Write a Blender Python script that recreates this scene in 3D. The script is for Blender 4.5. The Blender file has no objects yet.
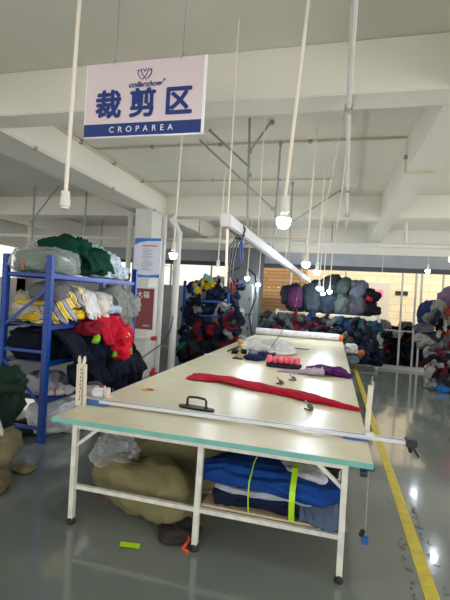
import bpy, bmesh, math, random
from mathutils import Vector, Matrix, noise, Euler
random.seed(7)
S = bpy.context.scene
COL = S.collection
PI = math.pi

# ------------------------------------------------------------------ materials
def lin(c):
    def f(v): return v/12.92 if v <= .04045 else ((v+.055)/1.055)**2.4
    if isinstance(c, str):
        c = tuple(int(c[i:i+2], 16)/255 for i in (0, 2, 4))
    return tuple(f(v) for v in c)+(1,)
MATS = {}
def mat(name, col, rough=.6, metal=0, var=0, vscale=4, bump=0, bscale=40, col2=None, coat=0, spec=None):
    if name in MATS: return MATS[name]
    m = bpy.data.materials.new(name); m.use_nodes = True
    nt = m.node_tree; b = nt.nodes['Principled BSDF']
    c = lin(col)
    b.inputs['Base Color'].default_value = c
    b.inputs['Roughness'].default_value = rough
    b.inputs['Metallic'].default_value = metal
    if spec is not None: b.inputs['Specular IOR Level'].default_value = spec
    if coat: b.inputs['Coat Weight'].default_value = coat; b.inputs['Coat Roughness'].default_value = .08
    tc = nt.nodes.new('ShaderNodeTexCoord')
    if var or col2:
        n = nt.nodes.new('ShaderNodeTexNoise'); n.inputs['Scale'].default_value = vscale
        n.inputs['Detail'].default_value = 6
        nt.links.new(tc.outputs['Object'], n.inputs['Vector'])
        r = nt.nodes.new('ShaderNodeValToRGB')
        c2 = lin(col2) if col2 else tuple(x*(1-var) for x in c[:3])+(1,)
        r.color_ramp.elements[0].position = .35; r.color_ramp.elements[1].position = .65
        r.color_ramp.elements[0].color = c2; r.color_ramp.elements[1].color = c
        nt.links.new(n.outputs['Fac'], r.inputs['Fac'])
        nt.links.new(r.outputs['Color'], b.inputs['Base Color'])
    if bump:
        n = nt.nodes.new('ShaderNodeTexNoise'); n.inputs['Scale'].default_value = bscale
        n.inputs['Detail'].default_value = 4
        nt.links.new(tc.outputs['Object'], n.inputs['Vector'])
        bp = nt.nodes.new('ShaderNodeBump'); bp.inputs['Strength'].default_value = bump
        bp.inputs['Distance'].default_value = .02
        nt.links.new(n.outputs['Fac'], bp.inputs['Height'])
        nt.links.new(bp.outputs['Normal'], b.inputs['Normal'])
    MATS[name] = m
    return m
def fab(hexc, rough=.9):
    return mat('fabric_'+hexc, hexc, rough, var=.22, vscale=9, bump=.8, bscale=22, spec=.2)
def emit(name, col, strength):
    m = bpy.data.materials.new(name); m.use_nodes = True; nt = m.node_tree
    nt.nodes.clear()
    e = nt.nodes.new('ShaderNodeEmission'); o = nt.nodes.new('ShaderNodeOutputMaterial')
    e.inputs[0].default_value = lin(col); e.inputs[1].default_value = strength
    nt.links.new(e.outputs[0], o.inputs[0]); return m
def clear(name, opacity, tint='ffffff', rough=.1, bump=0):
    m = bpy.data.materials.new(name); m.use_nodes = True; nt = m.node_tree
    b = nt.nodes['Principled BSDF']; o = nt.nodes['Material Output']
    b.inputs['Base Color'].default_value = lin(tint); b.inputs['Roughness'].default_value = rough
    t = nt.nodes.new('ShaderNodeBsdfTransparent'); mx = nt.nodes.new('ShaderNodeMixShader')
    lw = nt.nodes.new('ShaderNodeLayerWeight'); lw.inputs[0].default_value = .35
    mr = nt.nodes.new('ShaderNodeMapRange'); mr.inputs[3].default_value = opacity; mr.inputs[4].default_value = min(1, opacity+.5)
    nt.links.new(lw.outputs['Facing'], mr.inputs[0])
    nt.links.new(mr.outputs[0], mx.inputs[0]); nt.links.new(t.outputs[0], mx.inputs[1]); nt.links.new(b.outputs[0], mx.inputs[2])
    nt.links.new(mx.outputs[0], o.inputs[0])
    if bump:
        n = nt.nodes.new('ShaderNodeTexNoise'); n.inputs['Scale'].default_value = 25
        bp = nt.nodes.new('ShaderNodeBump'); bp.inputs['Strength'].default_value = bump
        nt.links.new(n.outputs['Fac'], bp.inputs['Height']); nt.links.new(bp.outputs['Normal'], b.inputs['Normal'])
    return m

WHITE = mat('white_paint', 'd6d6cf', .5, var=.08, vscale=6)
LEG = mat('white_leg_paint', 'd8d6cc', .45, var=.2, vscale=14)
PLASTER = mat('ceiling_plaster', 'dedcd0', .9, var=.09, vscale=.8, bump=.15, bscale=8)
BEAMM = mat('beam_plaster', 'dedacf', .9, var=.06, vscale=1.2, bump=.2, bscale=6)
CREAM = mat('cream_conduit', 'e6dccd', .5, var=.05)
STEEL = mat('galvanised_steel', '9c9f9e', .5, .3, var=.15, vscale=20)
BLUE = mat('blue_rack_paint', '0d4299', .38, var=.18, vscale=10)
BLACK = mat('black_plastic', '141414', .45)
DARK = mat('dark_header', '3c4248', .6, var=.1)
GREYW = mat('grey_panel', '9a9da3', .7, var=.1, vscale=2)
TOP = mat('cream_laminate', 'dad1b2', .3, spec=.35, col2='d0c6a4', vscale=3, bump=.03, bscale=60)
TEAL = mat('teal_edge', '74b5ad', .4, var=.15, vscale=10)
ALU = mat('aluminium_rail', 'd8d9dc', .4, .1, var=.1)
BROWNB = mat('brown_board', '5a4035', .7, var=.3, vscale=7)
PLY = mat('raw_plywood', 'bfa98a', .8, var=.2, vscale=6)
OLIVE = mat('olive_sackcloth', '7b7450', .85, var=.2, vscale=5, bump=.4, bscale=90)
GLASS = clear('window_glass', .03, '1c2020', .03)
PLASTIC = clear('clear_polythene', .1, 'dfe4e6', .12, .6)
BULBON = emit('lit_bulb', 'e9f3ff', 170)
BULBDIM = emit('dim_lit_bulb', 'e9f3ff', 45)

def floor_mat():
    m = bpy.data.materials.new('grey_epoxy_floor'); m.use_nodes = True; nt = m.node_tree; L = nt.links
    b = nt.nodes['Principled BSDF']
    tc = nt.nodes.new('ShaderNodeTexCoord')
    n = nt.nodes.new('ShaderNodeTexNoise'); n.inputs['Scale'].default_value = .9; n.inputs['Detail'].default_value = 8
    L.new(tc.outputs['Object'], n.inputs['Vector'])
    r = nt.nodes.new('ShaderNodeValToRGB')
    r.color_ramp.elements[0].position = .3; r.color_ramp.elements[0].color = lin('6c736e')
    r.color_ramp.elements[1].position = .7; r.color_ramp.elements[1].color = lin('797f79')
    L.new(n.outputs['Fac'], r.inputs['Fac'])
    L.new(r.outputs['Color'], b.inputs['Base Color'])
    b.inputs['Coat Weight'].default_value = .6; b.inputs['Coat Roughness'].default_value = .05
    n2 = nt.nodes.new('ShaderNodeTexNoise'); n2.inputs['Scale'].default_value = 3; n2.inputs['Detail'].default_value = 5
    L.new(tc.outputs['Object'], n2.inputs['Vector'])
    mr = nt.nodes.new('ShaderNodeMapRange'); mr.inputs[3].default_value = .06; mr.inputs[4].default_value = .2
    L.new(n2.outputs['Fac'], mr.inputs[0]); L.new(mr.outputs[0], b.inputs['Roughness'])
    n3 = nt.nodes.new('ShaderNodeTexNoise'); n3.inputs['Scale'].default_value = 7
    L.new(tc.outputs['Object'], n3.inputs['Vector'])
    bp = nt.nodes.new('ShaderNodeBump'); bp.inputs['Strength'].default_value = .035; bp.inputs['Distance'].default_value = .02
    L.new(n3.outputs['Fac'], bp.inputs['Height']); L.new(bp.outputs['Normal'], b.inputs['Normal'])
    return m
def brick_mat(name, c1, c2, mortar, w, h, sc=1):
    m = bpy.data.materials.new(name); m.use_nodes = True; nt = m.node_tree; L = nt.links
    b = nt.nodes['Principled BSDF']; b.inputs['Roughness'].default_value = .8
    tc = nt.nodes.new('ShaderNodeTexCoord'); mp = nt.nodes.new('ShaderNodeMapping')
    mp.inputs['Rotation'].default_value = (PI/2, 0, 0)
    br = nt.nodes.new('ShaderNodeTexBrick')
    br.inputs['Color1'].default_value = lin(c1); br.inputs['Color2'].default_value = lin(c2); br.inputs['Mortar'].default_value = lin(mortar)
    br.inputs['Scale'].default_value = sc; br.inputs['Brick Width'].default_value = w; br.inputs['Row Height'].default_value = h
    br.inputs['Mortar Size'].default_value = .012
    L.new(tc.outputs['Object'], mp.inputs[0]); L.new(mp.outputs[0], br.inputs['Vector']); L.new(br.outputs['Color'], b.inputs['Base Color'])
    return m

# ------------------------------------------------------------------ mesh helpers
class MB:
    def __init__(s): s.bm = bmesh.new()
    def box(s, c, d, rot=None, bev=0):
        g = bmesh.ops.create_cube(s.bm, size=1)['verts']
        bmesh.ops.scale(s.bm, vec=d, verts=g)
        if bev:
            ed = list({e for v in g for e in v.link_edges})
            g2 = bmesh.ops.bevel(s.bm, geom=ed, offset=bev, segments=2, affect='EDGES')['verts']
            g = list({v for v in g2} | {v for v in g if v.is_valid})
        if rot: bmesh.ops.rotate(s.bm, cent=(0, 0, 0), matrix=Euler(rot).to_matrix(), verts=g)
        bmesh.ops.translate(s.bm, vec=c, verts=g); return s
    def bb(s, x0, x1, y0, y1, z0, z1, bev=0):
        return s.box(((x0+x1)/2, (y0+y1)/2, (z0+z1)/2), (x1-x0, y1-y0, z1-z0), None, bev)
    def bar(s, a, b, w, h=None, up=(0, 0, 1)):
        a = Vector(a); b = Vector(b); h = h or w; d = b-a; L = d.length; y = d.normalized()
        u = Vector(up)
        if abs(u.dot(y)) > .98: u = Vector((0, 1, 0))
        x = y.cross(u).normalized(); z = x.cross(y)
        g = bmesh.ops.create_cube(s.bm, size=1)['verts']
        bmesh.ops.scale(s.bm, vec=(w, L, h), verts=g)
        M = Matrix((x, y, z)).transposed().to_4x4(); M.translation = (a+b)/2
        bmesh.ops.transform(s.bm, matrix=M, verts=g); return s
    def tube(s, pts, r, n=10, radii=None, cap=True):
        pts = [Vector(p) for p in pts]; rings = []; prev = None
        for i, p in enumerate(pts):
            if i == 0: t = pts[1]-p
            elif i == len(pts)-1: t = p-pts[i-1]
            else: t = (pts[i+1]-pts[i-1])
            t.normalize()
            if prev is None:
                u = Vector((0, 0, 1)) if abs(t.z) < .9 else Vector((1, 0, 0))
                x = t.cross(u).normalized()
            else:
                x = (prev-t*prev.dot(t)).normalized()
            prev = x; y = t.cross(x); rr = radii[i] if radii else r
            rings.append([s.bm.verts.new(p+x*math.cos(2*PI*k/n)*rr+y*math.sin(2*PI*k/n)*rr) for k in range(n)])
        for a, b in zip(rings, rings[1:]):
            for k in range(n):
                s.bm.faces.new((a[k], a[(k+1) % n], b[(k+1) % n], b[k]))
        if cap:
            s.bm.faces.new(rings[0][::-1]); s.bm.faces.new(rings[-1])
        return s
    def lathe(s, prof, c=(0, 0, 0), n=20):
        c = Vector(c); rings = []
        for r, z in prof:
            rings.append([s.bm.verts.new(c+Vector((r*math.cos(2*PI*k/n), r*math.sin(2*PI*k/n), z))) for k in range(n)])
        for a, b in zip(rings, rings[1:]):
            for k in range(n): s.bm.faces.new((a[k], a[(k+1) % n], b[(k+1) % n], b[k]))
        s.bm.faces.new(rings[0][::-1]); s.bm.faces.new(rings[-1]); return s
    def poly(s, pts, thick, axis=(0, 0, 1)):
        a = [s.bm.verts.new(p) for p in pts]; f = s.bm.faces.new(a)
        r = bmesh.ops.extrude_face_region(s.bm, geom=[f])
        bmesh.ops.translate(s.bm, vec=Vector(axis)*thick, verts=[v for v in r['geom'] if isinstance(v, bmesh.types.BMVert)])
        return s
    def build(s, name, m, parent=None, smooth=None, angle=40):
        bmesh.ops.recalc_face_normals(s.bm, faces=s.bm.faces)
        me = bpy.data.meshes.new(name); s.bm.to_mesh(me); s.bm.free()
        return link(name, me, m, parent, smooth, angle)
def link(name, me, m, parent=None, smooth=None, angle=40):
    me.materials.clear(); me.materials.append(m)
    o = bpy.data.objects.new(name, me); COL.objects.link(o)
    if smooth is None: smooth = True
    if smooth:
        for p in me.polygons: p.use_smooth = True
        if angle:
            bm = bmesh.new(); bm.from_mesh(me)
            for e in bm.edges:
                if len(e.link_faces) == 2 and e.calc_face_angle(0) > math.radians(angle): e.smooth = False
            bm.to_mesh(me); bm.free()
    if parent:
        o.parent = parent
        if parent.type == 'EMPTY' and parent.get('world_parts'):
            o.location = -parent.location
    return o
def tag(o, label, cat, group=None):
    o['label'] = label; o['category'] = cat
    if group: o['group'] = group
    return o
def struct(o):
    o['kind'] = 'structure'; return o
def thing(name, label, cat, loc=(0, 0, 0), group=None, rot=0):
    """Empty at the base of a thing; its parts are modelled in local space"""
    o = bpy.data.objects.new(name, None); COL.objects.link(o); o.empty_display_size = .1
    o.location = loc; o.rotation_euler = (0, 0, rot)
    return tag(o, label, cat, group)
def wthing(name, label, cat, loc, group=None):
    """same, but its direct parts are given in room coordinates"""
    o = thing(name, label, cat, loc, group); o['world_parts'] = 1; return o
def copy_tree(o, parent=None):
    c = o.copy(); COL.objects.link(c); c.parent = parent
    for ch in list(o.children): copy_tree(ch, c)
    return c

# cloth shapes ------------------------------------------------------
def blob_mesh(w, d, h, seed, amp=.03, freq=9, sub=4, box=.7, aniso=None, big=.25):
    bm = bmesh.new(); bmesh.ops.create_icosphere(bm, subdivisions=sub, radius=1)
    rnd = random.Random(seed); off = Vector((rnd.uniform(0, 90), rnd.uniform(0, 90), rnd.uniform(0, 90)))
    dirv = Vector(aniso or (rnd.uniform(-1, 1), rnd.uniform(-1, 1), rnd.uniform(-.5, .5))).normalized()
    md = max(w, d, h)
    zc = h*.45
    for v in bm.verts:
        n = v.co.normalized()
        q = Vector([math.copysign(abs(c)**box, c) for c in n]); q = Vector((q.x*w/2, q.y*d/2, q.z*h/2))
        s = noise.noise(q*(2.2/md)+off)*big
        p = q*freq
        p -= dirv*(p.dot(dirv))*.65
        wv = noise.noise_vector(p*.35+off)*1.1
        r = 1-abs(noise.noise(p+wv+off))*2.6
        r2 = 1-abs(noise.noise(p*2.3+wv*2-off))*2.2
        r3 = abs(noise.noise(p*4.5+wv*3+off))
        q2 = q*(1+s)+n*(amp*(1.5*r+.75*r2-.5*r3-.7))
        q2.z = max(q2.z, -zc+.004*r)
        v.co = q2+Vector((0, 0, zc))
    me = bpy.data.meshes.new('cloth'); bm.to_mesh(me); bm.free(); return me
def blob(name, w, d, h, col, loc, rot=(0, 0, 0), seed=None, parent=None, m=None, **k):
    seed = seed if seed is not None else random.randint(0, 9999)
    me = blob_mesh(w, d, h, seed, **k)
    o = link(name, me, m or fab(col), parent, True, 0)
    o.location = loc; o.rotation_euler = rot
    return o
def drape(name, path, width, col, loc, rotz=0, seed=0, wav=.03, folds=5, thick=.012, nu=40, nv=36, ragged=.12, parent=None, taper=0, m=None):
    """a cloth following path [(y,z)...] (local), spread along local x"""
    rnd = random.Random(seed); off = Vector((rnd.uniform(0, 90), rnd.uniform(0, 90), rnd.uniform(0, 90)))
    P = [Vector((0, a, b)) for a, b in path]
    L = [0]
    for a, b in zip(P, P[1:]): L.append(L[-1]+(b-a).length)
    def at(s):
        s = max(0, min(L[-1]-1e-6, s))
        for i in range(len(L)-1):
            if s <= L[i+1]:
                t = (s-L[i])/(L[i+1]-L[i]); return P[i].lerp(P[i+1], t), (P[i+1]-P[i]).normalized()
    bm = bmesh.new(); G = []
    for j in range(nv+1):
        row = []
        for i in range(nu+1):
            u = i/nu; v = j/nv
            edge = 1-ragged*(.5+noise.noise(Vector((u*3, 0, 0))+off))*v
            p, t = at(v*L[-1]*edge)
            # smooth corners
            p0, _ = at(v*L[-1]*edge-.05); p1, _ = at(v*L[-1]*edge+.05); p = (p*2+p0+p1)/4
            nn = Vector((0, -t.z, t.y))
            if nn.z < -.1: nn = -nn
            f = noise.noise(Vector((u*folds*1.6+noise.noise(Vector((u*2, v*2, 3))+off)*.8, v*1.4, 0))+off)
            f2 = noise.noise(Vector((u*folds*3.5, v*5, 5))+off)
            x = (u-.5)*width*(1-taper*v)+noise.noise(Vector((u*2, v*3, 9))+off)*width*.06
            q = Vector((x, p.y, p.z))+nn*(wav*(abs(f)*2.2+.5*f2+.2))
            row.append(bm.verts.new(q))
        G.append(row)
    for j in range(nv):
        for i in range(nu): bm.faces.new((G[j][i], G[j][i+1], G[j+1][i+1], G[j+1][i]))
    bmesh.ops.recalc_face_normals(bm, faces=bm.faces)
    me = bpy.data.meshes.new(name); bm.to_mesh(me); bm.free()
    o = link(name, me, m or fab(col), parent, True, 0)
    md = o.modifiers.new('s', 'SOLIDIFY'); md.thickness = thick; md.offset = 0
    o.location = loc; o.rotation_euler = (0, 0, rotz)
    return o
def sleeve(name, pts, w, t, hexc, seed, m=None):
    off = Vector((seed*1.7 % 97, seed*.9 % 71, 0)); N = 26; P = [Vector(p) for p in pts]; bm = bmesh.new(); rings = []
    for i in range(N+1):
        u = i/N*(len(P)-1); k = min(int(u), len(P)-2); f = u-k; f2 = f*f*(3-2*f)
        p = P[k].lerp(P[k+1], f); d = (P[min(k+1, len(P)-1)]-P[k]).normalized()
        x = d.cross(Vector((0, 1, 0)) if abs(d.y) < .9 else Vector((1, 0, 0))).normalized(); y = d.cross(x)
        p += noise.noise_vector(Vector((i*.14, 0, 0))+off)*w*.35
        e_ = min(1, .55+i*.2, .45+(N-i)*.2); ring = []
        for a in range(14):
            an = 2*PI*a/14; c, s_ = math.cos(an), math.sin(an)
            r = e_*(1+.3*noise.noise(Vector((i*.25, c*1.5, s_*1.5))+off)+.3*(.4-abs(noise.noise(Vector((i*.12, c*3, s_*3))+off)*2)))
            ring.append(bm.verts.new(p+x*c*w*.5*r+y*s_*t*.5*r))
        rings.append(ring)
    for a, b in zip(rings, rings[1:]):
        for k in range(14): bm.faces.new((a[k], a[(k+1) % 14], b[(k+1) % 14], b[k]))
    bm.faces.new(rings[0][::-1]); bm.faces.new(rings[-1]); bmesh.ops.recalc_face_normals(bm, faces=bm.faces)
    me = bpy.data.meshes.new(name); bm.to_mesh(me); bm.free()
    return link(name, me, m or fab(hexc), None, True, 60)
def fold_mesh(w, d, h, seed, layers=3, amp=.01):
    """a folded garment: rounded slab with layered edges"""
    bm = bmesh.new(); rnd = random.Random(seed); off = Vector((rnd.uniform(0, 90),)*3)
    bmesh.ops.create_icosphere(bm, subdivisions=4, radius=1)
    for v in bm.verts:
        n = v.co.normalized()
        a = math.atan2(n.y, n.x); e = .35
        cx, cy = math.cos(a), math.sin(a)
        k = (abs(cx)**(2/e)+abs(cy)**(2/e))**(-e/2)
        hr = math.sqrt(max(0, 1-n.z*n.z))**.45
        x = cx*k*hr*w/2; y = cy*k*hr*d/2; z = math.copysign(abs(n.z)**.6, n.z)*h/2
        g = 1-.05*abs(math.sin(z/h*PI*layers))
        q = Vector((x*g, y*g, z))
        q += n*amp*noise.noise(q*9+off)*2
        q.z += noise.noise(Vector((x*4, y*4, 0))+off)*h*.25
        q.z = max(q.z, -h*.45)
        v.co = q+Vector((0, 0, h*.45))
    me = bpy.data.meshes.new('folded'); bm.to_mesh(me); bm.free(); return me
def text_mesh(txt, size, m, parent, loc, rot=(PI/2, 0, 0), bold=0, shear=0, extrude=.0012, name='lettering', space=1):
    cu = bpy.data.curves.new('t', 'FONT'); cu.body = txt; cu.size = size; cu.offset = bold; cu.shear = shear
    cu.extrude = extrude; cu.align_x = 'CENTER'; cu.align_y = 'CENTER'; cu.space_character = space
    cu.offset = 0
    t = bpy.data.objects.new('t', cu); COL.objects.link(t)
    dg = bpy.context.evaluated_depsgraph_get(); dg.update()
    me = bpy.data.meshes.new_from_object(t.evaluated_get(dg))
    if bold:   # heavier strokes: the same outline repeated around itself
        bm = bmesh.new()
        for k in range(8):
            bm.from_mesh(me); bm.verts.ensure_lookup_table()
            n_ = len(me.vertices)
            for v in bm.verts[-n_:]:
                v.co.x += bold*math.cos(k*PI/4); v.co.y += bold*math.sin(k*PI/4); v.co.z += k*.00008
        bm.to_mesh(me); bm.free()
    bpy.data.objects.remove(t); bpy.data.curves.remove(cu)
    o = link(name, me, m, parent, False); o.location = loc; o.rotation_euler = rot
    return o

# ------------------------------------------------------------------ camera
cam = bpy.data.cameras.new('camera'); co = bpy.data.objects.new('camera', cam); COL.objects.link(co)
cam.sensor_fit = 'HORIZONTAL'; cam.sensor_width = 36; cam.lens = 418/450*36; cam.clip_start = .02; cam.clip_end = 200
R = Matrix(((0.96647484, -0.05798849, 0.25012739), (0.25015218, -0.00694867, -0.9681816), (0.05788144, 0.99829307, 0.00779023)))
M = R.to_4x4(); M.translation = (0, 0, 1.68); co.matrix_world = M
S.camera = co

# ------------------------------------------------------------------ setting
ZC, ZB = 3.75, 3.33
struct(MB().bb(-10.3, 7, -6, 20, -.1, 0).build('floor', floor_mat(), smooth=False))
struct(MB().bb(-10.3, 7, -6, 13.9, ZC, ZC+.2).build('ceiling', PLASTER, smooth=False))
nt_ = 0
def trim(x0, x1, y0, y1, z0, z1, m=BEAMM, bev=.008):
    global nt_
    nt_ += 1
    return struct(MB().bb(x0, x1, y0, y1, z0, z1, bev).build('trim_%d' % nt_, m, smooth=False))
for y0, y1, z0 in ((-.9, -.6, ZB), (3.42, 3.71, ZB), (8.3, 8.68, ZB), (12.05, 12.4, 3.06)):
    trim(-10.2, 7, y0, y1, z0, ZC)
for ya, yb in ((-.6, 3.42), (3.71, 8.3), (8.68, 12.05)):
    trim(.77, 1.1, ya, yb, ZB+.002, ZC)
    trim(-4.17, -3.53, ya, yb, ZB+.002, ZC)
    trim(-8.3, -7.9, ya, yb, ZB+.002, ZC)
struct(MB().bb(-3.9, -3.54, 7.6, 8.3, 0, ZB).build('pillar', WHITE, smooth=False))
struct(MB().bb(-2.86, -1.98, 11.3, 11.95, 0, 3.06).build('pillar', mat('grey_pillar', '62676a', .7, var=.12, vscale=3), smooth=False))
# upper part of far partition, header, plinth, mullions, glass
struct(MB().bb(-10.2, 7, 12.06, 12.16, 2.72, 3.058).build('wall_far', GREYW, smooth=False))
trim(-10.2, 7, 12.03, 12.19, 2.60, 2.718, DARK, .004)
trim(-10.2, 7, 12.0, 12.2, 0, .09, mat('plinth', 'a9aca8', .5), .006)
fr = MB()
for x in (-9, -7.6, -6.2, -4.9, -3.6, -1.2, .3, 1.78, 2.12, 2.26, 2.78, 4.2, 5.6):
    fr.bb(x-.022, x+.022, 12.07, 12.13, .09, 2.6)
fr.bb(-10.2, 7, 12.075, 12.125, 1.02, 1.05)
wf = struct(fr.build('window_1', mat('window_frame_metal', 'b3b3ae', .4, .3), smooth=False))
struct(MB().bb(-10.2, 7, 12.095, 12.102, .09, 2.6).build('window_2', GLASS, smooth=False))
# building across the yard
struct(MB().bb(-1.0, 12, 16, 16.3, 0, 7).build('wall_beyond', brick_mat('beige_tile', 'e3d3b4', 'dccaa8', 'cbb993', .5, .25), smooth=False))
struct(MB().bb(-4.0, -1.0, 15.4, 16.3, 0, 7).build('wall_brick', brick_mat('brown_plank_wall', 'b08a5e', '9c774c', '6e5336', 1.2, .13), smooth=False))
struct(MB().bb(-16, -4.0, 16.2, 16.5, 0, 7).build('wall_white', mat('white_render', 'ece9e2', .9), smooth=False))
struct(MB().bb(-10.2, -2.9, 12.05, 12.15, .09, 1.95).build('wall_far_low', GREYW, smooth=False))
# left outer wall with windows
wl = MB(); wl.bb(-10.3, -10.1, -6, 12, 0, 1.9).bb(-10.3, -10.1, -6, 12, 2.9, ZC)
for y in (-6, -3, 0, 3, 6, 9, 11.6): wl.bb(-10.3, -10.1, y, y+.4, 1, 2.9)
struct(wl.build('wall_left', PLASTER, smooth=False))
struct(MB().bb(-10.21, -10.2, -6, 12, 1, 2.9).build('window_3', GLASS, smooth=False))
# yellow floor line
def worn():
    m = mat('yellow_floor_paint', 'd3bd31', .4, var=.25, vscale=12); return m
ly = MB().bb(.615, .70, -1, 11.9, .0005, .0025).build('floor_marking', worn(), smooth=False)
tag(ly, 'yellow painted safety line running along the floor beside the table', 'floor line')
# scuff marks next to the line
sc = MB(); rr = random.Random(3)
for i in range(60):
    s_ = rr.choice((-1, 1)); x = .657+s_*rr.uniform(.06, .11); y = rr.uniform(2.6, 3.9)
    sc.box((x, y, .001), (rr.uniform(.006, .02), rr.uniform(.008, .04), .001), (0, 0, rr.uniform(0, 3)))
o = sc.build('floor_scuff', mat('scuff', '55594f', .7), smooth=False); tag(o, 'dark glue scuffs left on the floor along the yellow line', 'scuff marks'); o['kind'] = 'stuff'

# ------------------------------------------------------------------ ceiling services
def conduit(name, pts, r, m, label, cat='pipe', clips=(), group=None):
    t = MB().tube(pts, r, 8)
    if not clips:
        return tag(t.build(name, m), label, cat, group)
    e = wthing(name, label, cat, pts[0], group)
    t.build('tube', m, e)
    for c in clips:
        MB().box(c, (r*3.2, r*3.2, r*3.2), None, .003).build('clamp', STEEL, e)
    return e
zc = ZC-.018
conduit('electrical_conduit', [(-3.5, 5.45, zc), (.752, 5.45, zc), (.752, 5.45, 3.31), (1.1, 5.45, 3.31)], .014, mat('beige_conduit', 'c8b89c', .5),
        'beige conduit crossing the ceiling and stepping down around the right beam', 'conduit', [(-2.6, 5.45, zc), (-1.6, 5.45, zc), (-.4, 5.45, zc), (.752, 5.45, 3.5)])
conduit('electrical_conduit', [(-3.5, 7.15, zc), (-.1, 7.15, zc)], .012, MATS['beige_conduit'], 'beige conduit fixed across the ceiling in front of the far beam', 'conduit', [(-2.2, 7.15, zc), (-1, 7.15, zc)])
conduit('electrical_conduit', [(-3.5, 3.75, zc-.03), (-3.5, 8.2, zc-.03)], .016, MATS['beige_conduit'], 'brown-beige conduit running along the ceiling edge of the left beam', 'conduit',
        [(-3.5, y, zc-.03) for y in (4.3, 5.1, 6, 7)])
conduit('electrical_conduit', [(-3.5, -.5, 3.30), (-3.5, 9.6, 3.30)], .013, WHITE, 'white conduit running under the lower edge of the left beam', 'conduit', [(-3.5, y, 3.3) for y in (4.2, 6, 7.6)])
conduit('water_pipe', [(.0, .8, 3.25), (.03, 3.5, 3.25), (.16, 8.05, 3.25), (.16, 8.55, 3.2)], .02, WHITE, 'white pipe running overhead along the room above the right table edge', 'pipe',
        [(.03, 3.5, 3.25), (.1, 6, 3.25), (.15, 7.7, 3.25)])
hp = wthing('sprinkler_pipe', 'thick white horizontal pipe crossing the whole room below the far beam', 'pipe', (-9, 8.95, 2.9))
MB().tube([(-10.05, 8.95, 2.94), (7, 8.95, 2.88)], .05, 14).build('tube', WHITE, hp)
for x in (-6, -3, -.1, 1.32, 4): MB().tube([(x, 8.95, 2.9), (x, 8.95, ZC)], .012 if x != 1.32 else .035, 8).build('hanger', STEEL if x != 1.32 else WHITE, hp)
conduit('electrical_conduit', [(-3.3, 9.4, 3.08), (-.6, 9.4, 3.06)], .014, MATS['beige_conduit'], 'thin dark conduit just above the thick horizontal pipe', 'conduit')
# fat and thin pipes beside the pillar
p = wthing('drain_pipe', 'fat white drain pipe standing from floor to ceiling right of the pillar', 'pipe', (-3.3, 8.5, 0))
MB().tube([(-3.32, 8.5, 0), (-3.32, 8.5, 3.0), (-3.4, 8.2, 3.3)], .078, 16).build('tube', WHITE, p)
for z in (.9, 2.1, 2.95): MB().tube([(-3.32, 8.5, z), (-3.32, 8.5, z+.08)], .088, 16).build('collar', WHITE, p)
tag(MB().bb(-3.535, -3.46, 8.1, 8.2, 0, ZB, .01).build('cable_trunking', WHITE), 'narrow white cable trunking on the right side of the pillar', 'trunking')
p = wthing('fire_pipe', 'short white pipe low on the pillar front with red joint', 'pipe', (-3.6, 7.5, .74))
MB().tube([(-3.86, 7.55, .86), (-3.86, 7.5, .80), (-3.8, 7.5, .78), (-3.46, 7.5, .78), (-3.3, 7.5, .79)], .036, 12).build('tube', WHITE, p)
RED = mat('red_joint', 'b8222a', .4)
MB().tube([(-3.36, 7.5, .79), (-3.26, 7.5, .8)], .042, 12).build('joint', RED, p)['label'] = 'red pipe joint'
p = tag(MB().lathe([(.06, 0), (.075, .05), (.075, .12), (.04, .16), (.04, .2)], (-3.33, 7.6, .0)).build('pipe_cap', RED), 'red pipe cap on the floor at the foot of the pillar', 'pipe fitting')
tag(MB().tube([(-4.32, 8.2, 0), (-4.32, 8.2, ZB)], .055, 14).build('drain_pipe', WHITE), 'slim white pipe standing left of the pillar behind the notice', 'pipe')
# unistrut hangers
def strut(pts_list, label, loc, bolts=()):
    e = wthing('ceiling_hanger', label, 'hanger', loc)
    for a, b in pts_list: MB().bar(a, b, .024, .024).build('strut_bar', STEEL, e)
    for b in bolts: MB().box(b, (.05, .05, .05), None, .006).build('clamp', STEEL, e)
    return e
strut([((-1.05, 4.72, ZC), (-1.0, 4.72, 2.30)), ((-1.03, 4.72, 2.305), (-.72, 4.72, 2.305)), ((-.8, 4.8, ZC), (-1.03, 4.74, 3.38)), ((-1.62, 5, ZC), (-1.03, 4.76, 3.2))],
      'grey steel strut hanger with two braces above the near end of the cable tray', (-1.05, 4.72, ZC), [(-1.03, 4.74, 3.38), (-1.02, 4.74, 3.1), (-.8, 4.8, ZC-.03)])
strut([((-.78, 5.45, ZC), (-.80, 5.45, 2.29)), ((-1.85, 5.3, ZC), (-.83, 5.4, 2.86))],
      'grey steel strut hanger with one long brace behind the nearest lit bulb', (-.78, 5.45, ZC), [(-.83, 5.42, 2.86), (-.78, 5.45, ZC-.03)])
strut([((-.8, 7.35, ZC), (-.79, 7.35, 2.29)), ((.02, 7.9, ZC), (-.84, 7.4, 3.02))],
      'grey steel strut hanger farthest down the cable tray with a brace rising to the right', (-.8, 7.35, ZC), [(-.8, 7.35, ZC-.03), (.02, 7.9, ZC-.03)])
strut([((-6.12, 7.4, ZC), (-6.12, 7.4, 2.6)), ((-5.55, 7.4, ZC), (-6.12, 7.3, 2.95)), ((-4.9, 7.4, ZC), (-4.9, 7.4, 2.75))],
      'thin grey strut hanger with diagonal brace beyond the left beam', (-6.12, 7.4, ZC))
strut([((-9.5, 7.3, 2.95), (-3.9, 9.6, 2.35))], 'thin sloping steel rail far left behind the blue rack', (-7, 7.4, 2.9))
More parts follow.
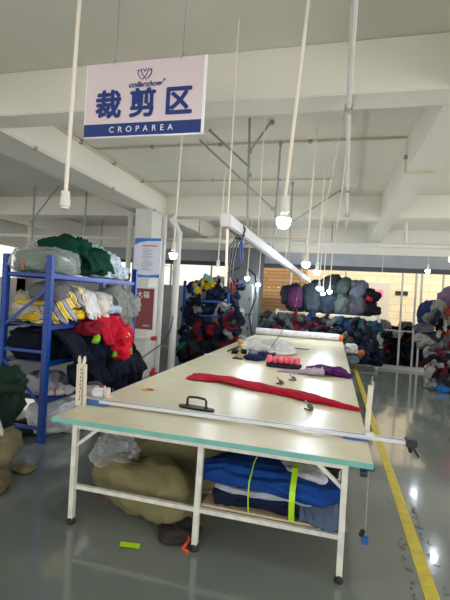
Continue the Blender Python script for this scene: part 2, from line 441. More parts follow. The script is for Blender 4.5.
strut([((-5.2, 10.5, ZC), (-5.2, 10.5, 2.8)), ((-5.7, 10.5, ZC), (-4.8, 10.5, 3.05)), ((-6.4, 10.5, ZC), (-6.4, 10.5, 2.6)), ((-8.6, 10.5, 2.95), (-4.4, 10.5, 2.8))],
      'cluster of thin grey struts far behind the blue rack', (-5.2, 10.5, ZC))
# loose hanging cords from ceiling
def cord(a, b, label, r=.006, m=CREAM):
    return tag(MB().tube([a, ((a[0]+b[0])/2+.01, (a[1]+b[1])/2, (a[2]+b[2])/2), b], r, 6).build('power_cord', m), label, 'cord')
# power rail / cable tray over the table
tr = wthing('cable_tray', 'long white power track hanging above the middle of the table', 'cable tray', (-.9, 3, 2.2))
MB().bar((-.8, 3.0, 2.245), (-.64, 11.5, 2.235), .07, .08).build('track', mat('tray_white', 'dcdde2', .4, var=.05), tr)
MB().bar((-.815, 3.0, 2.198), (-.655, 11.5, 2.188), .012, .014).build('groove_rail', STEEL, tr)
MB().bar((-.785, 3.0, 2.198), (-.625, 11.5, 2.188), .012, .014).build('groove_rail', STEEL, tr)
MB().bb(-.84, -.76, 2.95, 3.0, 2.195, 2.295, .012).build('end_cap', mat('tray_cap', 'c4bdbd', .5), tr)
for y in (3.03, 4.2, 6.4, 9):
    MB().tube([(-.8+.019*(y-3), y, 2.28), (-.8+.019*(y-3), y, ZC)], .005, 6).build('wire', CREAM, tr)
o = MB().bar((-.80, 3.05, 2.2), (-.79, 3.05, 1.76), .016, .016).build('conduit_drop', CREAM); tag(o, 'cream plastic conduit dropping straight from the near end of the cable tray', 'conduit')
w = wthing('cable_bundle', 'tangle of black and blue cables hanging looped from the cable tray', 'cables', (-.75, 3.4, 2.2))
rr = random.Random(5)
for i in range(3):
    x = -.84+i*.03
    MB().tube([(x+.04, 3.4, 2.2), (x-.02, 3.4, 2.1+.02*i), (x-.03-.01*i, 3.4, 1.95), (x-.05, 3.42, 1.8-.05*i)], .006, 6).build('black_cable', BLACK, w)
MB().tube([(-.83, 3.4, 2.29), (-.78, 3.4, 2.3), (-.74, 3.4, 2.25), (-.76, 3.4, 2.17), (-.81, 3.4, 2.17)], .009, 6).build('black_cable', BLACK, w)
BLC = mat('blue_cable', '2a3a86', .5)
MB().tube([(-.77, 3.4, 2.18), (-.76, 3.4, 2.12), (-.75, 3.4, 2.0), (-.76, 3.4, 1.97), (-.78, 3.4, 2.02), (-.77, 3.4, 2.15)], .009, 6).build('blue_cable', BLC, w)

# hanging lamps
SOCK = mat('white_socket', 'd9d6ce', .45)
def lamp(x, y, z, label, lit=True, top=None, rod=.011, bulb=.04, em=None):
    e = thing('pendant_lamp', label, 'pendant lamp', (x, y, z))
    top = Vector(top) if top else Vector((x+.03, y, ZC-.005))
    t = top-Vector((x, y, z))
    MB().tube([(0, 0, .13), tuple(t)], rod, 8).build('rod', CREAM, e)
    MB().lathe([(.012, .145), (.026, .14), (.026, .1), (.03, .095), (.03, .05), (.022, .045), (.022, .035)]).build('socket', SOCK, e)
    if lit:
        b = bulb
        MB().lathe([(b*.25, -b*1.05), (b*.6, -b*.9), (b*.92, -b*.5), (b, 0), (b*.95, b*.35)], n=24).build('bulb', em or BULBON, e, angle=0)
        MB().lathe([(b*.95, b*.35), (b*.6, b*.75), (.02, .04)], n=16).build('bulb_base', WHITE, e)
    return e
lamp(-.30, 2.39, 2.13, 'lit bulb on cream rod hanging largest and nearest right of the sign', top=(-.21, 2.39, ZC))
lamp(-1.60, 2.2, 2.12, 'cream ceiling rod with an empty socket left of the hanging sign', lit=False, top=(-1.57, 2.2, ZC), rod=.012)
lamp(-1.83, 4.56, 2.13, 'lit bulb hanging in front of the white pillar', bulb=.045)
lamp(-1.87, 6.64, 2.13, 'lit bulb hanging just below the near end of the cable tray', bulb=.045)
lamp(-1.9, 9.24, 2.13, 'lit bulb hanging before the upper grey electric box', bulb=.05)
lamp(-1.95, 11.0, 2.06, 'smallest lit bulb in front of the brown plank wall', bulb=.05)
lamp(-.34, 5.11, 2.13, 'lit bulb on cream rod second nearest along the right side of the table', bulb=.045)
lamp(-.26, 6.41, 2.13, 'lit bulb third nearest above the right side of the table', bulb=.045)
lamp(-.32, 9.6, 2.0, 'lit bulb fourth nearest above the right side of the table', bulb=.055)
lamp(-.25, 10.3, 1.9, 'lit bulb a little lower than the one left of it above the far table end', bulb=.05)
lamp(-.1, 10.9, 1.97, 'lit bulb farthest along over the table end before the dark bags', bulb=.055)
lamp(1.9, 7.8, 2.54, 'lit bulb highest at the far right over the aisle', bulb=.05, rod=.004, em=BULBDIM)
lamp(2.03, 10.3, 2.53, 'small lit bulb at right just below the dark window header', bulb=.05, rod=.004, em=BULBDIM)
cord((.0, 4.7, ZC), (-.2, 4.9, 2.45), 'cream cord hanging slanted right of the nearest bulb')
cord((.06, 4.75, ZC), (-.02, 4.8, 2.3), 'thin cream cord hanging beside the overhead pipe')
for x, y, l in ((-.65, 9.0, 'thin pale cord hanging above far left table side'), (-.5, 8.2, 'thin pale cord hanging close to the cable tray'), (.95, 9, 'thin pale cord hanging by right beam')):
    cord((x, y, ZC), (x-.03, y, 2.1), l, .004)

# hanging sign
NAVY = mat('sign_navy', '183377', .45)
e = wthing('hanging_sign', 'white hanging sign board with large navy Chinese characters and a navy band', 'sign', (-1.345, 2.63, 2.75))
x0, x1, z0, z1 = -1.79, -.90, 2.752, 3.27
MB().bb(x0, x1, 2.63, 2.645, z0, z1).build('board', mat('sign_face', 'dccbcf', .5, var=.03), e)
MB().bb(x0, x1-.012, 2.6275, 2.63, z0+.004, z0+.092).build('band', NAVY, e)
MB().bb(x0-.001, x0+.004, 2.628, 2.647, z0, z1).bb(x1-.012, x1+.003, 2.628, 2.647, z0, z1).bb(x0, x1, 2.628, 2.647, z0-.002, z0+.004).build('edge_trim', mat('sign_edge', 'eeeeF2'.lower(), .4), e)
cxs = (x0+x1)/2-.005
def stext(t, s, cx, cz, m, **k): return text_mesh(t, s, m, e, (cx+1.345, -.004, cz-2.75), name='lettering', **k)
for i, ch in enumerate('裁剪区'):
    stext(ch, .205, cxs-.255+i*.262, z0+.212, NAVY, bold=.0065)
stext('CROPAREA', .057, cxs-.0, z0+.047, mat('sign_letter_white', 'e8e6ea', .5), space=1.95)
stext('collarshow', .056, cxs+.015, z0+.352, NAVY, shear=.45, bold=.0006)
stext('®', .022, cxs+.16, z0+.372, NAVY)
lg = MB(); cx, cz = cxs+.01, z0+.425
for pts in ([(-.052, .03), (-.05, .0), (-.03, -.03), (-.012, -.038), (.012, -.012), (.03, .035)],
            [(.052, .03), (.05, .0), (.03, -.03), (.012, -.038), (-.012, -.012), (-.03, .035)],
            [(-.052, .03), (-.035, .02)], [(.052, .03), (.035, .02)], [(0, .015), (-.014, .035)], [(0, .015), (.014, .035)]):
    lg.tube([(cx+a, 2.628, cz+b) for a, b in pts], .0032, 6)
lg.build('emblem', NAVY, e)
for x in (-1.57, -1.07):
    MB().tube([(x, 2.637, z1-.02), (x, 2.637, ZC)], .003, 6).build('suspension_wire', STEEL, e)
    MB().tube([(x-.006, 2.624, z1-.015), (x+.006, 2.622, z1+.02), (x+.004, 2.648, z1+.02), (x-.004, 2.648, z1-.015)], .003, 6).build('hook', STEEL, e)

# notice + red poster on pillar
e = wthing('notice_board', 'white notice with blue wavy header and small print high on the pillar', 'notice', (-3.8, 7.57, 2.3))
x0, x1, z0, z1 = -3.86, -3.3, 1.97, 2.74
MB().bb(x0, x1, 7.565, 7.6, z0, z1).build('panel', mat('notice_paper', 'dcdcee', .5), e)
HB = mat('notice_blue', '2f74c8', .5)
k = MB(); k.poly([(x0, 7.563, z1), (x1, 7.563, z1), (x1, 7.563, z1-.05), ((x0+x1)/2, 7.563, z1-.055), (x0+.1, 7.563, z1-.085), (x0, 7.563, z1-.14)], .003, (0, 1, 0)); k.build('header', HB, e)
k = MB(); k.poly([(x0, 7.563, z0), (x1, 7.563, z0), (x1, 7.563, z0+.07), ((x0+x1)/2, 7.563, z0+.04), (x0, 7.563, z0+.06)], .003, (0, 1, 0)); k.build('footer', HB, e)
k = MB(); rr = random.Random(2)
for i in range(9): k.bb(x0+.16+i*.036, x0+.185+i*.036, 7.561, 7.564, z1-.165, z1-.135)
k.build('title', mat('title_red', 'b04a5a', .5), e)
k = MB()
for i in range(15):
    z = z1-.21-i*.03; k.bb(x0+rr.uniform(.15, .2), x1-rr.uniform(.14, .25), 7.561, 7.564, z, z+.009)
k.build('small_print', mat('print_grey', '8f90a6', .6), e)
e = wthing('fire_poster', 'dark red poster with white frame and characters low on the pillar', 'poster', (-3.7, 7.57, 1.3))
x0, x1, z0, z1 = -3.9, -3.36, .92, 1.78
MB().bb(x0, x1, 7.565, 7.6, z0, z1).build('frame', mat('poster_frame', 'cfcfd6', .4), e)
MB().bb(x0+.03, x1-.03, 7.56, 7.566, z0+.03, z1-.03).build('panel', mat('poster_red', '7d1824', .4, var=.08), e)
text_mesh('大福', .14, WHITE, e, (.08, -.012, 1.62-1.3), name='lettering', bold=.002)
text_mesh('消防安全', .04, WHITE, e, (.18, -.012, 1.02-1.3), name='lettering')

# electric boxes on grey pillar
BOX = mat('grey_cabinet', '8a928f', .5, var=.08)
for z0, z1, lab in ((1.25, 2.05, 'grey metal electric box mounted upper on the far pillar'), (.5, 1.22, 'grey metal electric box mounted lower on the far pillar')):
    e = wthing('electric_box', lab, 'electric box', (-2.4, 11.3, z0))
    MB().bb(-2.75, -2.12, 11.08, 11.3, z0, z1, .01).build('cabinet', BOX, e)
    d = MB().bb(-2.73, -2.14, 11.06, 11.08, z0+.02, z1-.02, .004).build('door', BOX, e)
    MB().bb(-2.2, -2.17, 11.045, 11.06, (z0+z1)/2-.04, (z0+z1)/2+.04).build('latch', BLACK, d).location = (0, 0, 0)
for x, lab in ((-2.86, 'black cable looping down left of the electric boxes'), (-2.05, 'black cable hanging down right of the electric boxes')):
    s_ = -1 if x < -2.4 else 1
    tag(MB().tube([(-2.4+s_*.1, 11.04, 2.5), (x, 11.03, 2.3), (x+.05*s_, 11.0, 1.7), (x-.1*s_, 11.0, 1.2), (x, 11.02, .7)], .022, 8).build('power_cable', BLACK), lab, 'cable')

# small plaque and pink poster on wall beyond
tag(MB().bb(2.13, 2.55, 15.97, 16.0, 2.1, 2.24).build('wall_plaque', BLACK), 'small black plaque on the beige wall seen through the glass', 'plaque')
e = wthing('outdoor_poster', 'pale panel with a pink mark on the beige wall outside', 'poster', (1.7, 15.9, 2))
MB().bb(1.2, 1.95, 15.96, 16.0, .9, 2.5).build('panel', mat('pale_panel', 'c9bfb2', .6), e)
MB().bb(1.5, 1.72, 15.945, 15.96, 2.0, 2.25).build('pink_mark', mat('pink_mark', 'e77f9b', .6), e)

# ------------------------------------------------------------------ cutting table
tb = wthing('cutting_table', 'very long cutting table with cream top, teal edge and white metal legs', 'table', (-.82, 2.6, 0))
XL, XR, YN, YF, TZ = -1.92, .285, 2.63, 11.5, .74
tt = MB().bb(XL, XR, YN, YF, TZ-.032, TZ, .002).build('tabletop', TOP, tb, smooth=False)
eb = MB()
eb.bb(XL-.004, XR+.004, YN-.004, YN, TZ-.034, TZ-.001).bb(XL-.004, XL, YN, YF, TZ-.034, TZ-.001).bb(XR, XR+.004, YN, YF, TZ-.034, TZ-.001)
o = eb.build('edge_band', TEAL, tt, smooth=False); o['label'] = 'teal edge band of the tabletop'
FOOT = mat('rubber_foot', '1c1a18', .7)
TOPZ = TZ-.034
for j, y in enumerate((2.66, 3.72, 4.9, 6.0, 7.2, 8.3, 9.5, 10.6, 11.4)):
    for i, x in enumerate((-1.74, -.79, .13)):
        lg_ = MB().bar((x, y, TOPZ), (x+(.02 if i == 0 else 0), y-(.03 if j == 0 else 0), .04), .036, .036).build('leg', LEG, tb, smooth=False)
        MB().lathe([(.028, 0), (.03, .008), (.024, .03), (.02, .045)], (x+(.02 if i == 0 else 0), y-(.03 if j == 0 else 0), 0), 12).build('foot', FOOT, lg_)
    MB().bar((-1.72, y-.012, .262), (.13, y-.012, .262), .028, .028).build('stretcher', LEG, tb, smooth=False)
    MB().bar((-1.72, y, TOPZ-.015), (.13, y, TOPZ-.015), .03, .03).build('top_rail', LEG, tb, smooth=False)
    if j < 4:
        MB().bar((-1.72, y, .555), (-1.55, y, TOPZ-.01), .022, .022).build('brace', LEG, tb, smooth=False)
        MB().bar((.12, y, .555), (-.05, y, TOPZ-.01), .022, .022).build('brace', LEG, tb, smooth=False)
for x in (-1.74, .13):
    MB().bar((x, 2.66, TOPZ-.015), (x, 11.4, TOPZ-.015), .03, .03).build('side_rail', LEG, tb, smooth=False)
sh = MB()
for i in range(6):
    y = 2.67+i*.19; sh.bb(-.77, .11, y, y+.165, .278, .292)
sh.build('slatted_shelf', PLY, tb, smooth=False)['label'] = 'raw wood slatted shelf'
MB().bb(-.77, .11, 3.84, 10.6, .278, .292).build('shelf_board', BROWNB, tb, smooth=False)
MB().bb(-1.72, -.80, 3.72, 10.6, .278, .292).build('shelf_board', BROWNB, tb, smooth=False)

# rail with end stands
e = wthing('cutting_rail', 'long aluminium rail lying across the near end of the table', 'rail', (-.7, 3.07, TZ))
MB().bb(-1.80, .55, 3.045, 3.105, TZ+.012, TZ+.036, .003).build('rail', ALU, e)
MB().bb(-1.80, .55, 3.066, 3.072, TZ+.034, TZ+.0375).build('dark_groove', mat('groove_dark', '34373d', .5), e)
MB().bb(-1.98, -1.72, 3.0, 3.14, TZ+.002, TZ+.011, .003).build('blue_plate', mat('blue_plate', '2f66ad', .5), e)
MB().bb(.12, .29, 3.03, 3.12, TZ+.002, TZ+.011, .003).build('blue_plate', MATS['blue_plate'], e)
bk = MB().bb(.53, .60, 3.03, 3.12, TZ-.0, TZ+.05, .006)
bk.bar((.58, 3.05, TZ), (.615, 3.04, TZ-.055), .02).bar((.555, 3.05, TZ), (.565, 3.04, TZ-.035), .018)
bk.build('end_bracket', BLACK, e)
MB().box((.30, 3.08, TZ+.04), (.06, .05, .03), None, .006).box((.27, 3.08, TZ+.02), (.1, .07, .02), None, .005).build('slider', ALU, e)
CS = mat('cream_stand', 'd9cdb8', .5, var=.12, vscale=20)
e = wthing('rail_stand', 'cream upright stand with forked tip at the left table corner', 'stand', (-1.93, 3.0, TZ))
b = MB().bar((-1.935, 2.98, TZ+.0), (-1.94, 2.98, TZ+.33), .05, .03).bar((-1.89, 2.985, TZ), (-1.9, 2.985, TZ+.33), .014, .03)
b.build('post', CS, e)
for s_ in (-1, 1):
    MB().tube([(-1.93+s_*.008, 2.98, TZ+.3), (-1.93+s_*.022, 2.98, TZ+.36), (-1.93+s_*.024, 2.98, TZ+.395)], .012, 8, radii=[.01, .015, .008]).build('prong', CS, e)
k = MB()
for i in range(9): k.box((-1.925+.004*(i % 2), 2.963, TZ+.05+i*.03), (.006, .004, .014))
k.build('scale_marks', BLACK, e)
e = wthing('rail_stand', 'cream wooden post with a metal spike at the right table edge', 'stand', (.29, 3.1, TZ))
MB().bar((.285, 3.14, TZ+.012), (.295, 3.14, TZ+.37), .034, .03).build('post', CS, e)
MB().tube([(.30, 3.14, TZ+.36), (.302, 3.14, TZ+.44)], .006, 8, radii=[.008, .002]).tube([(.312, 3.14, TZ+.35), (.312, 3.14, TZ+.40)], .005, 8).build('spike', STEEL, e)
e = wthing('table_clamp', 'thin steel tie rod with blue end hanging below the right table corner', 'clamp', (.27, 2.72, .2))
MB().tube([(.272, 2.72, TZ-.04), (.272, 2.72, .26)], .004, 8).build('rod', STEEL, e)
MB().box((.262, 2.72, TZ-.06), (.09, .05, .03), None, .008).tube([(.22, 2.70, TZ-.09), (.26, 2.70, TZ-.09)], .022, 12).build('screw_block', mat('navy_metal', '1b2c46', .5), e)
MB().box((.275, 2.72, .235), (.04, .035, .05), None, .006).build('blue_end', mat('blue_end', '1c57a0', .5), e)
MB().box((.255, 2.715, .275), (.03, .02, .05), (0, .3, 0), .006).build('hook', BLACK, e)
e = wthing('rail_motor', 'small white cutter motor unit at the left end of the rail', 'motor', (-1.9, 3.25, TZ))
MB().box((-1.93, 3.28, TZ+.045), (.12, .12, .09), (0, 0, .3), .02).build('housing', mat('motor_white', 'd8dadb', .4), e)
MB().tube([(-2.06, 3.32, TZ+.045), (-1.97, 3.3, TZ+.045)], .05, 16).build('motor_barrel', mat('motor_grey', '9b9690', .5), e)
MB().box((-1.845, 3.26, TZ+.05), (.035, .08, .08), (0, 0, .3), .006).build('side_plate', CS, e)
MB().box((-1.9, 3.26, TZ+.095), (.04, .03, .015), (0, 0, .3), .004).build('red_switch', RED, e)
MB().tube([(-2.05, 3.3, TZ+.1), (-1.95, 3.25, TZ+.13), (-1.9, 3.25, TZ+.11)], .016, 8).build('lever', mat('lever_dark', '3a3530', .5), e)
MB().box((-1.99, 3.26, TZ+.004), (.3, .2, .008), None, .002).build('base_plate', ALU, e)

# things on the table
e = thing('pressing_handle', 'black pad with an arched black handle near the rail on the table', 'hand press', (-1.04, 3.29, TZ+.001), rot=-.12)
b = MB(); n = 24
pts = [(.16*math.copysign(abs(math.cos(a))**.75, math.cos(a)), .042*math.copysign(abs(math.sin(a))**.75, math.sin(a)), 0) for a in [2*PI*k/n for k in range(n)]]
b.poly(pts, .018); b.build('pad', mat('worn_black', '26221f', .55, var=.3, vscale=20), e, angle=30)
MB().tube([(-.085, 0, .015), (-.085, 0, .075), (-.072, 0, .09), (0, 0, .096), (.072, 0, .09), (.085, 0, .075), (.085, 0, .015)], .010, 10).build('grip', BLACK, e)
for s_ in (-1, 1): MB().lathe([(.022, .018), (.02, .026), (.012, .03)], (s_*.085, 0, 0), 12).build('mount', BLACK, e)
# red cloth strip
def strip(name, path, widths, heights, hexc, seed, n=14, per=10, amp=.012):
    bm = bmesh.new(); off = Vector((seed, seed*2.1, 0)); N = 70; rings = []
    P = [Vector(p) for p in path]
    for i in range(N+1):
        t = i/N*(len(P)-1); k = min(int(t), len(P)-2); f = t-k
        p = P[k].lerp(P[k+1], f); w = widths[k]*(1-f)+widths[k+1]*f; h = heights[k]*(1-f)+heights[k+1]*f
        d = (P[min(k+1, len(P)-1)]-P[k]).normalized(); x = Vector((-d.y, d.x, 0))
        ring = []
        for a in range(16):
            an = 2*PI*a/16; c, s_ = math.cos(an), math.sin(an)
            q = Vector((i*.10, c*1.3, s_*1.3))+off
            r = 1+.35*noise.noise(q)+.2*noise.noise(q*2.7)
            r2 = amp*(1-abs(noise.noise(Vector((i*.06, an*1.6, 0))+off))*3)
            z = h*.5*s_*r+h*.45+r2*max(0, s_)
            ring.append(bm.verts.new((p.x+x.x*c*w*.5*r, p.y+x.y*c*w*.5*r, TZ+.001+max(0, z))))
        rings.append(ring)
    for a, b in zip(rings, rings[1:]):
        for k in range(16): bm.faces.new((a[k], a[(k+1) % 16], b[(k+1) % 16], b[k]))
    bm.faces.new(rings[0][::-1]); bm.faces.new(rings[-1]); bmesh.ops.recalc_face_normals(bm, faces=bm.faces)
    me = bpy.data.meshes.new(name); bm.to_mesh(me); bm.free()
    return link(name, me, fab(hexc), None, True, 50)
o = strip('red_cloth', [(-1.5, 4.57, 0), (-1.1, 4.49, 0), (-.6, 4.28, 0), (-.2, 4.1, 0), (.1, 3.96, 0), (.29, 3.87, 0)], [.34, .3, .24, .22, .13, .06], [.035, .045, .05, .055, .035, .02], 'b50f2b', 4)
tag(o, 'long red cloth laid twisted across the table top', 'cloth')
o = blob('folded_garment', .46, .32, .05, '2a2028', (-.62, 5.92, TZ+.001), seed=8, amp=.01, box=.5); tag(o, 'black folded cloth under the pink rolled garments', 'garment')
PK = 'ef6f7e'
for i in range(6):
    o = blob('rolled_garment', .085, .2, .10, PK, (-.83+i*.078, 5.94+.02*(i % 2), TZ+.045), (0, 0, .1), 20+i, amp=.006, sub=3, box=.6)
    tag(o, 'pink rolled garment in the row on the table', 'garment', 'pink rolled garments in a row on the table')
o = strip('purple_garment', [(-.30, 5.72, 0), (-.1, 5.72, 0), (.1, 5.64, 0), (.2, 5.54, 0), (.275, 5.5, 0)], [.25, .42, .36, .14, .1], [.05, .1, .09, .06, .03], '4b1754', 11, amp=.02)
tag(o, 'purple garment crumpled on the table right of the pink rolls', 'garment')
o = strip('lilac_garment', [(-.66, 5.48, 0), (-.4, 5.52, 0), (-.2, 5.52, 0), (-.08, 5.55, 0)], [.03, .14, .26, .26], [.01, .03, .07, .09], 'a597a4', 13, amp=.02)
tag(o, 'lilac-grey garment spread beside the purple one on the table', 'garment')
def clipm(x, y, rot, lab, sx=1):
    e = thing('metal_clip', lab, 'clip', (x, y, TZ+.001), rot=rot)
    MB().box((0, 0, .008), (.09*sx, .05, .014), None, .004).build('jaw', mat('clip_steel', '6b6864', .4, .6), e)
    MB().box((.015, 0, .03), (.05, .035, .03), (0, .5, 0), .004).build('spring_block', MATS['clip_steel'], e)
    MB().bar((.0, 0, .03), (-.04, 0, .075), .012).build('lever', STEEL, e)
clipm(-.15, 3.7, -.5, 'small steel clip on the table in front of the red cloth', .8)
clipm(-.52, 4.68, -.4, 'flat steel clip behind the red cloth, left of the upright one', .9)
clipm(-.41, 4.98, .2, 'steel clip with raised lever behind the red cloth', 1)
e = thing('utility_knife', 'small knife with yellow and red handle on the left of the table', 'knife', (-1.68, 3.7, TZ+.001), rot=.25)
MB().box((-.02, 0, .009), (.06, .022, .016), (0, 0, .2), .004).build('yellow_grip', mat('knife_yellow', 'dfae1c', .5), e)
MB().box((.035, .004, .009), (.06, .022, .016), (0, 0, -.1), .004).build('red_grip', mat('knife_red', 'd0402c', .5), e)
MB().box((.09, .01, .006), (.06, .008, .004)).build('blade', ALU, e)
# cutting machine with clutter
e = thing('cloth_cutter', 'brass and dark cloth cutting machine standing on the left side of the table', 'cutting machine', (-1.36, 6.35, TZ))
MB().box((0, 0, .012), (.16, .3, .02), None, .008).build('base', BLACK, e)
MB().box((0, .02, .09), (.02, .05, .16)).build('blade_guide', STEEL, e)
BR = mat('brass', 'b79a55', .4, .5, var=.35, vscale=25)
MB().tube([(0, -.05, .17), (0, .1, .19)], .045, 14).build('motor', BR, e)
MB().lathe([(.05, 0), (.058, .02), (.05, .05), (.035, .06)], (0, .02, .23), 14).build('motor_cap', BR, e)
MB().tube([(0, -.05, .18), (-.1, -.1, .14), (-.17, -.1, .1)], .013, 8).build('handle', BLACK, e)
MB().box((.02, -.08, .06), (.08, .06, .07), (0, .3, .3), .01).build('plate', BR, e)
for i, (x, y, c, lab) in enumerate(((-1.12, 6.3, '1b2344', 'navy rag beside the cloth cutter'), (-1.0, 6.75, '262a4c', 'blue-black rag right of the cloth cutter'), (-1.5, 6.9, '1b1b20', 'black rag left behind the cloth cutter'), (-1.15, 6.85, '7a7f9c', 'pale blue rag behind the cloth cutter'))):
    o = blob('cloth_rag', .3, .22, .07, c, (x, y, TZ+.001), (0, 0, i), 60+i, amp=.02, freq=14, big=.5); tag(o, lab, 'rag')
tag(MB().box((-1.80, 6.45, TZ+.006), (.3, .05, .01), (0, 0, .35), .003).build('blade_strip', ALU), 'thin metal blade lying left of the cloth cutter', 'blade')
o = blob('white_fabric', 1.0, 1.1, .13, 'd2d0c8', (-1.22, 7.9, TZ+.001), (0, 0, .2), 71, amp=.04, freq=6, big=.3, sub=5, box=.6); tag(o, 'white crumpled fabric heaped behind the cloth cutter on the table', 'fabric')
o = blob('white_fabric', .5, .6, .06, 'c9c7bd', (-.82, 7.3, TZ+.001), (0, 0, .2), 72, amp=.02, freq=8, sub=4, box=.6); tag(o, 'flat white fabric corner spreading right of the white heap', 'fabric')
tag(MB().box((-.55, 8.3, TZ+.008), (.3, .06, .014), (0, 0, -.1), .004).build('dark_ruler', mat('slate', '3a3c44', .6)), 'dark flat bar lying in front of the white roll', 'bar')
tag(MB().tube([(-1.0, 7.3, TZ+.1), (-.95, 8.2, TZ+.3), (-.78, 9, TZ+.8), (-.70, 9.3, 2.2)], .008, 6).build('power_cable', BLACK), 'black cable rising from the table to the cable tray', 'cable')
e = thing('fabric_roll', 'large white fabric roll lying across the far end of the table', 'fabric roll', (-.75, 10.75, TZ+.092))
MB().tube([(-1.15, .12, 0), (-.6, .06, .006), (0, .03, -.004), (.5, 0, .004), (.94, -.03, 0)], .088, 20).build('roll', fab('cfcdd0'), e)
MB().tube([(.94, -.03, 0), (1.03, -.035, 0)], .078, 16).build('orange_end', mat('orange_end', 'cf5b2b', .6), e)['label'] = 'orange end of the roll'
# cable from rack to column
tag(MB().tube([(-2.8, 5.0, .72), (-2.9, 5.6, .62), (-3.1, 6.6, .56), (-3.2, 7.6, .68), (-3.3, 8.3, .9), (-3.3, 8.42, 1.2)], .012, 6).build('power_cable', BLACK), 'black cable sagging from the blue rack to the drain pipe', 'cable')

# ------------------------------------------------------------------ under the table
e = thing('garment_bundle', 'bundle of blue, navy and grey garments strapped with green bands on the table shelf', 'garment bundle', (-.33, 2.9, .293))
def part_fold(nm, w, d, h, hexc, loc, seed, rot=0, lab=None):
    me = fold_mesh(w, d, h, seed, amp=.016); o = link(nm, me, fab(hexc), e, True, 0); o.location = loc; o.rotation_euler = (0, 0, rot)
    if lab: o['label'] = lab
    return o
part_fold('folded_garment', .78, .44, .07, '10172e', (-.02, 0, 0), 1, 0, 'navy garment at the bottom')
part_fold('folded_garment', .66, .42, .05, '16203f', (-.05, -.01, .05), 2, .03)
part_fold('folded_garment', .72, .4, .05, 'a9aebb', (-.04, -.02, .085), 3, -.03, 'pale grey garment')
o = blob('blue_jacket', .84, .43, .115, '133f88', (-.03, -.02, .125), (0, .05, 0), 84, e, amp=.018, freq=12, box=.6, aniso=(1, .2, 0), big=.5, sub=5); o['label'] = 'bright blue garment on top'
o = blob('folded_garment', .3, .4, .06, 'c4c6cc', (.2, .06, .20), (0, .1, .2), 85, e, amp=.012, box=.6); o['label'] = 'pale garment on top at the back'
GB = mat('green_strap', 'a9d81c', .5)
for x, w_ in ((-.12, .009), (.155, .026)):
    MB().tube([(x, -.24, .0), (x, -.27, .07), (x, -.29, .15), (x, -.275, .215), (x, -.13, .285), (x, .1, .285), (x, .24, .2), (x, .25, .1)], w_*.5, 6).build('green_strap', GB, e) if w_ < .02 else None
    if w_ > .02:
        b = MB(); pr = [(-.24, .0), (-.275, .07), (-.292, .15), (-.28, .215), (-.13, .29), (.1, .29), (.24, .2), (.25, .0)]
        for (a, c), (a2, c2) in zip(pr, pr[1:]): b.bar((x, a, c), (x, a2, c2), .036, .008, (1, 0, 0) if False else (0, 0, 1))
        b.build('green_strap', GB, e)
o = drape('grey_garment', [(.15, .12), (-.05, .10), (-.2, .06), (-.27, -.02), (-.29, -.05)], .26, '56637f', (-.03, 2.93, .31), .12, 91, wav=.02, folds=3, thick=.02); tag(o, 'slate grey garment slumping over the shelf right of the strapped bundle', 'garment')
o = drape('grey_garment', [(.1, .05), (-.1, .04), (-.2, .0), (-.24, -.05)], .2, '8f95a2', (.0, 2.90, .30), .3, 92, wav=.014, folds=3, thick=.02); tag(o, 'light grey garment at the right corner of the shelf beneath the slate one', 'garment')
o = blob('navy_garment', .22, .3, .1, '121a33', (-.62, 2.83, .293), (0, 0, .2), 93, amp=.014, box=.6); tag(o, 'navy garment at the left end of the table shelf', 'garment')
o = blob('blue_garment', .2, .3, .09, '1c3f86', (-.64, 2.95, .36), (0, 0, .2), 94, amp=.014, box=.6); tag(o, 'dull blue garment lying on the navy one at the left end of the shelf', 'garment')
o = blob('teal_garment', .22, .35, .1, '1d4352', (-.0, 3.5, .50), (0, 0, .2), 95, amp=.02, box=.6); tag(o, 'dark teal garment on the shelf behind the strapped bundle', 'garment')
for i in range(9):
    y = 3.5+i*.55
    c = ['131622', '1a2030', '0f1118', '2b2d35', '3b2430'][i % 5]
    for j in range(2):
        o = blob('dark_garment', .46, .48, .3, c, (-.55+.42*j, y+.05*j, .293), (0, 0, random.random()), 100+i*2+j, amp=.03, sub=3, box=.6)
        tag(o, 'dark garment heaped on the table shelf behind the strapped bundle', 'garment', 'dark garments on the table shelf')
for i, (x, c, lab) in enumerate(((-1.5, 'c98e86', 'pink folded garment on the brown board under the table'), (-1.22, 'c4b7a2', 'cream folded garment on the brown board under the table'), (-.95, '8b3b4a', 'maroon folded garment on the brown board under the table'))):
    me = fold_mesh(.32, .3, .05, 130+i, amp=.012); o = link('folded_garment', me, fab(c)); o.location = (x, 3.9, .293); tag(o, lab, 'garment')
for i, x in enumerate((-1.52, -1.12)):
    o = blob('dark_garment', .5, .4, .28, '16181f', (x+.1, 4.3, .293), (0, 0, i), 140+i, amp=.03, sub=3, box=.6); tag(o, 'black garment heaped on the brown board behind the folded ones', 'garment', 'black garments on the brown board')
tag(MB().box((-1.38, 3.86, .325), (.05, .33, .004), None).box((-1.38, 3.70, .31), (.05, .004, .06)).build('green_ribbon', GB), 'green ribbon around the folded garments on the brown board', 'ribbon')
# sacks
def sack(loc, w, d, h, rot, seed, label, m=OLIVE, **k):
    o = blob('sack', w, d, h, None, loc, rot, seed, m=m, sub=5, freq=k.get('freq', 4), amp=k.get('amp', .022), big=.22, box=.72); return tag(o, label, 'sack')
sack((-1.32, 2.98, 0), .84, .44, .42, (0, 0, -.2), 151, 'large olive cloth sack bulging out under the left front of the table')
o = sack((-1.2, 3.55, 0), .9, .6, .50, (0, 0, .1), 155, 'olive cloth sack standing behind the large one under the table')
